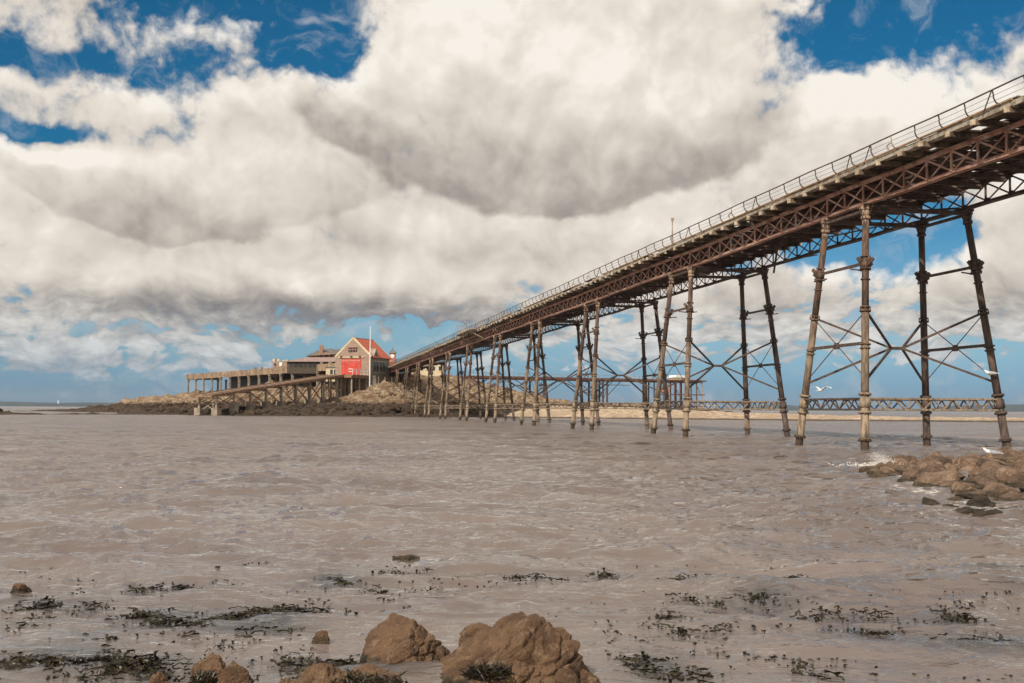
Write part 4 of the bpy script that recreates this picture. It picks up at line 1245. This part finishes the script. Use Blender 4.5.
small = [(213, 680, 6.0, (.13, .12, .13), 41, 'pale angular stone, the left of the two small ones at bottom left'), (237, 690, 5.8, (.13, .12, .12), 42, 'rounded pale stone just right of the angular small one'),
         (478, 637, 7.1, (.17, .14, .09), 43, 'low wet stone in the gap between the two big boulders'), (321, 640, 7.3, (.06, .06, .06), 44, 'tiny brown stone poking out of the water left of the pyramid boulder'),
         (322, 690, 5.75, (.22, .16, .12), 45, 'flat weed-edged stone at the bottom left of the pyramid boulder'), (375, 686, 6.0, (.2, .12, .12), 47, 'wet stone at the foot of the pyramid boulder'),
         (158, 690, 5.9, (.09, .08, .08), 46, 'small half sunk stone at the bottom left'),
         (20, 589, 9.2, (.085, .08, .06), 48, 'small reddish stone awash at the left edge'),
         (589, 690, 6.1, (.07, .06, .12), 50, 'small knob of rock at the right foot of the largest boulder'),
         (290, 692, 5.7, (.10, .09, .07), 51, 'small dark stone between the pale stones and the pyramid boulder')]
for px, py, Yd, sz, sd_, lab in small:
    place_rock('stone', rock_mesh(sd_, sz, sub=5, rough=.085, detail=6), at(px, py, Yd), sd_, M['near_rock'], lab, 'stone', GR)
c = on_water(408, 558); place_rock('stone', rock_mesh(49, (.22, .16, .07), sub=5, rough=.09), (c.x, c.y, -.035), 0, M['near_rock'], 'low dark brown stone awash in the middle of the open water', 'stone', GR)

# rubble spit at the right
sx_, sy_ = np.meshgrid(np.linspace(856, 1180, 160), np.linspace(0, 1, 70))
fr = np.vectorize(spit_front)(sx_); bk = np.vectorize(spit_back)(sx_)
Yg = fr - .8 + sy_ * (bk - fr + 1.6); Xg = (sx_ - 512) / F * Yg
prof = np.sin(np.clip(sy_, 0, 1) * PI) ** .7; edge = np.clip((sx_ - 862) / 40, 0, 1)
Zg = -.46 + prof * edge * .32 + .22 * (fbm(Xg * 1.5, Yg * 1.5, 5, True) - .6)
tag(link('rubble_bank', np_mesh('rubble_bank', np.stack([Xg, Yg, Zg], -1).reshape(-1, 3), grid_quads(*Xg.shape)), M['spit_rock']), kind='structure')
variants = [rock_mesh(100 + i, (1, .85, .62), planes=8, sub=4, rough=.035, detail=6) for i in range(12)]
for v in variants:
    v.materials.append(M['spit_rock']); v.polygons.foreach_set('use_smooth', [False] * len(v.polygons))
rr = random.Random(12); placed = []
SG_ = 'boulders heaped on the spit under the pier'
tries = 0
while len(placed) < 125 and tries < 9000:
    tries += 1
    px = 866 + (rr.random() ** .9) * 190; f = rr.random()
    fr_, bk_ = spit_front(px) + .5, spit_back(px) - .4
    Yd = fr_ + f * (bk_ - fr_); x = (px - 512) / F * Yd
    sz = rr.choice([rr.uniform(.15, .3), rr.uniform(.28, .48), rr.uniform(.28, .62)]) * (1.1 if px > 930 else .8)
    if any((x - a) ** 2 + (Yd - b_) ** 2 < (.62 * (sz + s_)) ** 2 for a, b_, s_, _ in placed): continue
    placed.append((x, Yd, sz, px))
heap = []
for i, (x, Yd, sz, px) in enumerate(placed):
    o = link('boulder', variants[i % 12], None, None, False)
    edge = min(1, max(0, (px - 862) / 60)); mid = math.sin(PI * min(1, max(0, (Yd - spit_front(px)) / (spit_back(px) - spit_front(px)))))
    o.location = (x, Yd, -.06 + .12 * mid * edge + rr.uniform(-.05, .03)); o.rotation_euler = (rr.uniform(-.6, .6), rr.uniform(-.6, .6), rr.uniform(0, 6.28)); o.scale = (sz, sz * rr.uniform(.8, 1.1), sz * rr.uniform(.8, 1.15))
    o.name = 'boulder'; heap.append((o, x, Yd, sz, px)); tag(o, 'angular brown boulder, one of the heap on the spit at right', 'boulder', SG_)
seen = [h for h in heap if h[4] < 1020]
picks = [(min(seen, key=lambda h: h[4]), 'brown boulder at the very left tip of the heap, nearest the spray'),
         (max(seen, key=lambda h: h[3]), 'biggest boulder of the heap on the spit'),
         (min(seen, key=lambda h: h[2]), 'boulder of the heap nearest the foreground water'),
         (min(seen, key=lambda h: abs(h[4] - 991) + 9 * abs(h[2] - 31)), 'boulder under the standing gull'),
         (max(seen, key=lambda h: h[2]), 'hindmost boulder of the heap, closest to the legs of the pier')]
for h, lab in picks: h[0]['label'] = lab
# weed covered stones in front of the spit
for i, (px, py, w) in enumerate([(944, 508, .35), (968, 512, .5), (992, 514, .45), (1012, 512, .5), (1020, 502, .4), (930, 503, .22), (1040, 514, .6), (956, 501, .3), (984, 505, .35)]):
    c = on_water(px, py); o = link('weedy_stone', rock_mesh(200 + i, (w * .8, w * .5, .085), sub=4, rough=.12), M['weedy_rock'], None, True); o.location = (c.x, c.y, -.01)
    tag(o, ['small low weedy stone at the left end of the fringe before the heap', 'long weedy stone, second in the fringe of the heap', 'weedy stone in the middle of the fringe before the heap', 'dark weedy stone near the right edge of the fringe',
            'weedy stone behind the dark one near the right edge', 'tiny weedy stone left of all others in the fringe', 'large weedy stone cut off by the right edge', 'small weedy stone lying behind the long one', 'weedy stone lying behind the middle one of the fringe'][i], 'stone', 'weedy stones fringing the spit')

# ------------------------------------------------------------ spray breaking on the spit
c = on_water(877, 467); rr = random.Random(8); b = MB()


def blob(b, p, r):
    vs = [Vector(p) + Vector(v) * r for v in ((1, 0, 0), (-1, 0, 0), (0, 1, 0), (0, -1, 0), (0, 0, 1), (0, 0, -1))]
    b.add(vs, [(0, 2, 4), (2, 1, 4), (1, 3, 4), (3, 0, 4), (2, 0, 5), (1, 2, 5), (3, 1, 5), (0, 3, 5)])


for i in range(3200):
    h_ = rr.random() ** 1.6; a = rr.gauss(0, .10 + .12 * (1 - h_)); blob(b, (c.x + a + .12 * math.sin(h_ * 5) + .1, c.y + rr.gauss(0, .15), h_ * .40), rr.uniform(.003, .012) * (1.3 - h_))
for i in range(700):
    blob(b, (c.x + rr.gauss(0, .45), c.y + rr.gauss(0, .3), abs(rr.gauss(0, .05))), rr.uniform(.005, .02))
o = b.build('spray', M['foam']); tag(o, 'white spray thrown up at the tip of the boulder heap', 'spray', kind='stuff')

# ------------------------------------------------------------ seaweed
def frond(b, p, r_, hgt, flop):
    """forked ribbon of wrack"""
    th = r_.uniform(0, 2 * PI); w = r_.uniform(.004, .011)
    d = Vector((math.cos(th), math.sin(th), 0)); side = Vector((-d.y, d.x, 0)); q = Vector(p); prev = None; n = 4
    pts = []
    for k in range(n + 1):
        f = k / n
        pts.append(q + d * (flop * f * f * hgt) + side * (r_.uniform(-.15, .15) * hgt * f) + Vector((0, 0, hgt * f * (1 - .45 * flop * f))))
    def strip(pts, w):
        vs = []
        for k, c_ in enumerate(pts):
            ww = w * (1.0 if k else .5) * (1.25 if k == len(pts) - 1 else 1)
            vs += [c_ - side * ww + d * r_.uniform(-.3, .3) * w, c_ + side * ww]
        b.add(vs, [(2 * k, 2 * k + 1, 2 * k + 3, 2 * k + 2) for k in range(len(pts) - 1)])
    strip(pts, w)
    for s_ in (-1, 1):
        e = pts[-2] + side * (s_ * hgt * .38) + Vector((0, 0, hgt * .12)) + d * r_.uniform(-.2, .2) * hgt
        strip([pts[-3], (pts[-3] + e) / 2 + Vector((0, 0, .1 * hgt)), e], w * .8)
    if r_.random() < .3: blob(b, pts[2] + side * w, w * .9)


def strand(b, x, y, r_, L):
    """ribbon lying on the water"""
    th = r_.uniform(0, 2 * PI); w = r_.uniform(.003, .007); p = Vector((x, y, .004)); pts = [p]
    for k in range(5):
        th += r_.uniform(-.9, .9); p = p + Vector((math.cos(th), math.sin(th), 0)) * L / 5; p.z = .006 + r_.uniform(-.006, .010); pts.append(p)
    vs = []
    for k, c_ in enumerate(pts):
        s_ = Vector((r_.uniform(-.3, .3), r_.uniform(-.3, .3), 1)).normalized() * w + Vector((math.sin(th), -math.cos(th), 0)) * w
        vs += [c_ - s_, c_ + s_]
    b.add(vs, [(2 * k, 2 * k + 1, 2 * k + 3, 2 * k + 2) for k in range(5)])


G_W = 'clumps of seaweed standing in the shallows'
for idx, (w, c) in enumerate(zip(WEED, SPOTS)):
    r_ = random.Random(300 + idx); b = MB()
    rx = w[2] / F * c.y; ry = w[3] * c.y ** 2 / (F * H) * .8
    zoff = .0
    n_sub = max(2, int(w[4] / 9))
    cores = [(r_.uniform(-1, 1) * rx, r_.gauss(0, .45) * ry) for _ in range(n_sub)]
    for k in range(int(w[4] * (3.6 if w[4] > 80 else 1.7))):
        cx_, cy_ = cores[r_.randrange(n_sub)]; sp = .03 + .07 * r_.random() ** 2
        x = c.x + cx_ + r_.gauss(0, sp); y = c.y + cy_ + r_.gauss(0, sp * 1.6)
        up = r_.random(); hg = r_.uniform(.018, .045) if up < .88 else r_.uniform(.05, .09)
        hg *= .40 + c.y / 40
        frond(b, (x, y, -.012 + zoff), r_, hg, r_.uniform(.5, 1.9) if up < .85 else r_.uniform(.1, .5))
        if r_.random() < (.7 if w[4] > 80 else .3): strand(b, x + r_.gauss(0, .03), y + r_.gauss(0, .05), r_, r_.uniform(.05, .16))
    o = b.build('seaweed', M['weed']); tag(o, w[5], 'seaweed', G_W)
# tuft on the large boulder
def tuft(px, py, Yd, n, hmax, label, spread=.07):
    r_ = random.Random(int(px)); p = at(px, py, Yd); b = MB()
    for k in range(n):
        th = r_.uniform(0, 2 * PI); q = p + Vector((r_.gauss(0, spread), r_.gauss(0, spread * .5), r_.gauss(0, .012)))
        d = Vector((math.cos(th), math.sin(th) * .6 - .25, r_.uniform(.3, 1.3))).normalized(); L = hmax * r_.uniform(.35, 1)
        m = q + d * L * .5; e = m + (d + Vector((0, 0, r_.uniform(-.8, .1)))).normalized() * L * .5
        b.tube(q, m, .005, .004, 4, False); b.tube(m, e, .004, .0015, 4, False)
    tag(b.build('seaweed', M['weed']), label, 'seaweed', G_W)
tuft(487, 676, 5.88, 420, .085, 'spiky black weed tuft growing on the front of the largest boulder', .045)
tuft(352, 684, 5.75, 500, .06, 'bushy dark weed at the foot of the pyramid boulder', .10)
tuft(205, 681, 5.8, 90, .07, 'small spiky tuft in front of the two pale stones', .03)
# loose bits everywhere in the shallows: nobody could count them
b = MB(); r_ = random.Random(77)
for k in range(760):
    px = r_.uniform(-60, 1090); py = 560 + 120 * r_.random() ** .8; c = on_water(px, py)
    if 340 < px < 600 and py > 615: continue
    for q in range(r_.choice([1, 2, 3, 5])):
        frond(b, (c.x + r_.gauss(0, .035), c.y + r_.gauss(0, .05), -.012), r_, r_.uniform(.015, .04) * (.6 + c.y / 32), r_.uniform(.4, 1.6))
o = b.build('loose_seaweed', M['weed']); tag(o, 'scattered loose bits of seaweed across the shallows', 'seaweed', kind='stuff')

# ------------------------------------------------------------ gulls
def skin_body(name, nodes, edges, m, parent=None):
    """nodes: (pos, radius); one continuous skinned surface"""
    me = bpy.data.meshes.new(name); me.from_pydata([n_[0] for n_ in nodes], edges, []); o = bpy.data.objects.new(name, me); scene.collection.objects.link(o)
    sk = o.modifiers.new('skin', 'SKIN'); me.skin_vertices.new() if not me.skin_vertices else None
    for i, n_ in enumerate(nodes): me.skin_vertices[0].data[i].radius = (n_[1], n_[1])
    me.skin_vertices[0].data[0].use_root = True
    ss = o.modifiers.new('sub', 'SUBSURF'); ss.levels = 2; ss.render_levels = 2
    me.materials.append(m); o.parent = parent; return o


def gull(loc, rz, label, flying=False):
    g = empty('gull', loc, rz); tag(g, label, 'gull', 'gulls around the pier')
    zb = .0 if flying else .13
    skin_body('body', [((0, 0, zb + .08), .065), ((.10, 0, zb + .10), .06), ((.17, 0, zb + .15), .036), ((.20, 0, zb + .205), .036), ((-.10, 0, zb + .07), .052), ((-.22, 0, zb + .06), .02)], [(0, 1), (1, 2), (2, 3), (0, 4), (4, 5)], M['feather'], g)
    b = MB(); b.tube((.225, 0, zb + .205), (.29, 0, zb + .19), .012, .003, 6); b.build('beak', M['beak'], g)
    b = MB(); b.add([(-.2, -.02, zb + .07), (-.2, .02, zb + .07), (-.32, .05, zb + .055), (-.32, -.05, zb + .055), (-.2, -.02, zb + .055), (-.2, .02, zb + .055), (-.32, .05, zb + .045), (-.32, -.05, zb + .045)], [(0, 1, 2, 3), (7, 6, 5, 4), (0, 4, 5, 1), (1, 5, 6, 2), (2, 6, 7, 3), (3, 7, 4, 0)]); b.build('tail', M['feather'], g)
    for s_ in (-1, 1):
        b = MB()
        if flying:
            st = [(0.09, .05, .10, .15), (.12, .28, .24, .15), (.05, .50, .22, .10), (-.06, .68, .16, .02)]     # x lead, y, z, chord
        else:
            st = [(.10, .055, zb + .12, .04), (.02, .075, zb + .12, .10), (-.12, .07, zb + .10, .09), (-.30, .03, zb + .065, .02)]
        vs = []
        if flying:
            for x, y, z, ch in st: vs += [(x, s_ * y, z + .008), (x - ch, s_ * y, z + .002), (x, s_ * y, z - .008), (x - ch, s_ * y, z - .006)]
        else:
            for x, y, z, ch in st: vs += [(x, s_ * (y - .02), z + ch * .3), (x, s_ * y, z - ch * .6), (x, s_ * (y - .035), z + ch * .3), (x, s_ * (y - .02), z - ch * .6)]
        fs = []
        for k in range(3):
            a = 4 * k; fs += [(a, a + 1, a + 5, a + 4), (a + 2, a + 6, a + 7, a + 3), (a, a + 4, a + 6, a + 2), (a + 1, a + 3, a + 7, a + 5)]
        fs += [(0, 2, 3, 1), (12, 13, 15, 14)]
        b.add(vs, fs); b.build('wing', M['gull_grey'] if not flying else M['feather'], g)
        if not flying:
            b = MB(); b.tube((.01, s_ * .03, zb + .03), (.015, s_ * .03, .005), .007, .006, 5); b.tube((.0, s_ * .03, .004), (.055, s_ * .03, .004), .006, .01, 5); b.build('leg', M['beak'], g)
    return g


c = at(991, 461, 31.0); gull((c.x, c.y, c.z + .03), PI, 'white gull standing on top of the boulder heap, facing left')
c = at(821, 392, 52); gull(c, R(35), 'white gull flying low between the two near legs of the nearest trestle', True)
cp = N * (WC + leg_at(1, -1, 2.9).x) + U * (T1 + leg_at(1, -1, 2.9).y)
c = at(989, 382, 38.9); gull((cp.x - .28, cp.y - .28, 2.66 + .12), R(160), 'white gull perched on a stay beside the far right leg of the nearest trestle')

# ------------------------------------------------------------ haze
hz = MB(); hz.box((0, 7600, 74), (17000, 16200, 156)); o = hz.build('haze', None)
m = bpy.data.materials.new('haze'); m.use_nodes = True; m.node_tree.nodes.clear(); n = NT(m.node_tree)
v = n.node('ShaderNodeVolumePrincipled', {'Color': (.75, .86, 1, 1), 'Density': 4.5e-5, 'Anisotropy': .3}); oo = n.node('ShaderNodeOutputMaterial'); n.l.new(v.outputs[0], oo.inputs['Volume'])
o.data.materials.append(m); tag(o, kind='stuff'); o['label'] = 'thin blue haze over the sea towards the far shore'
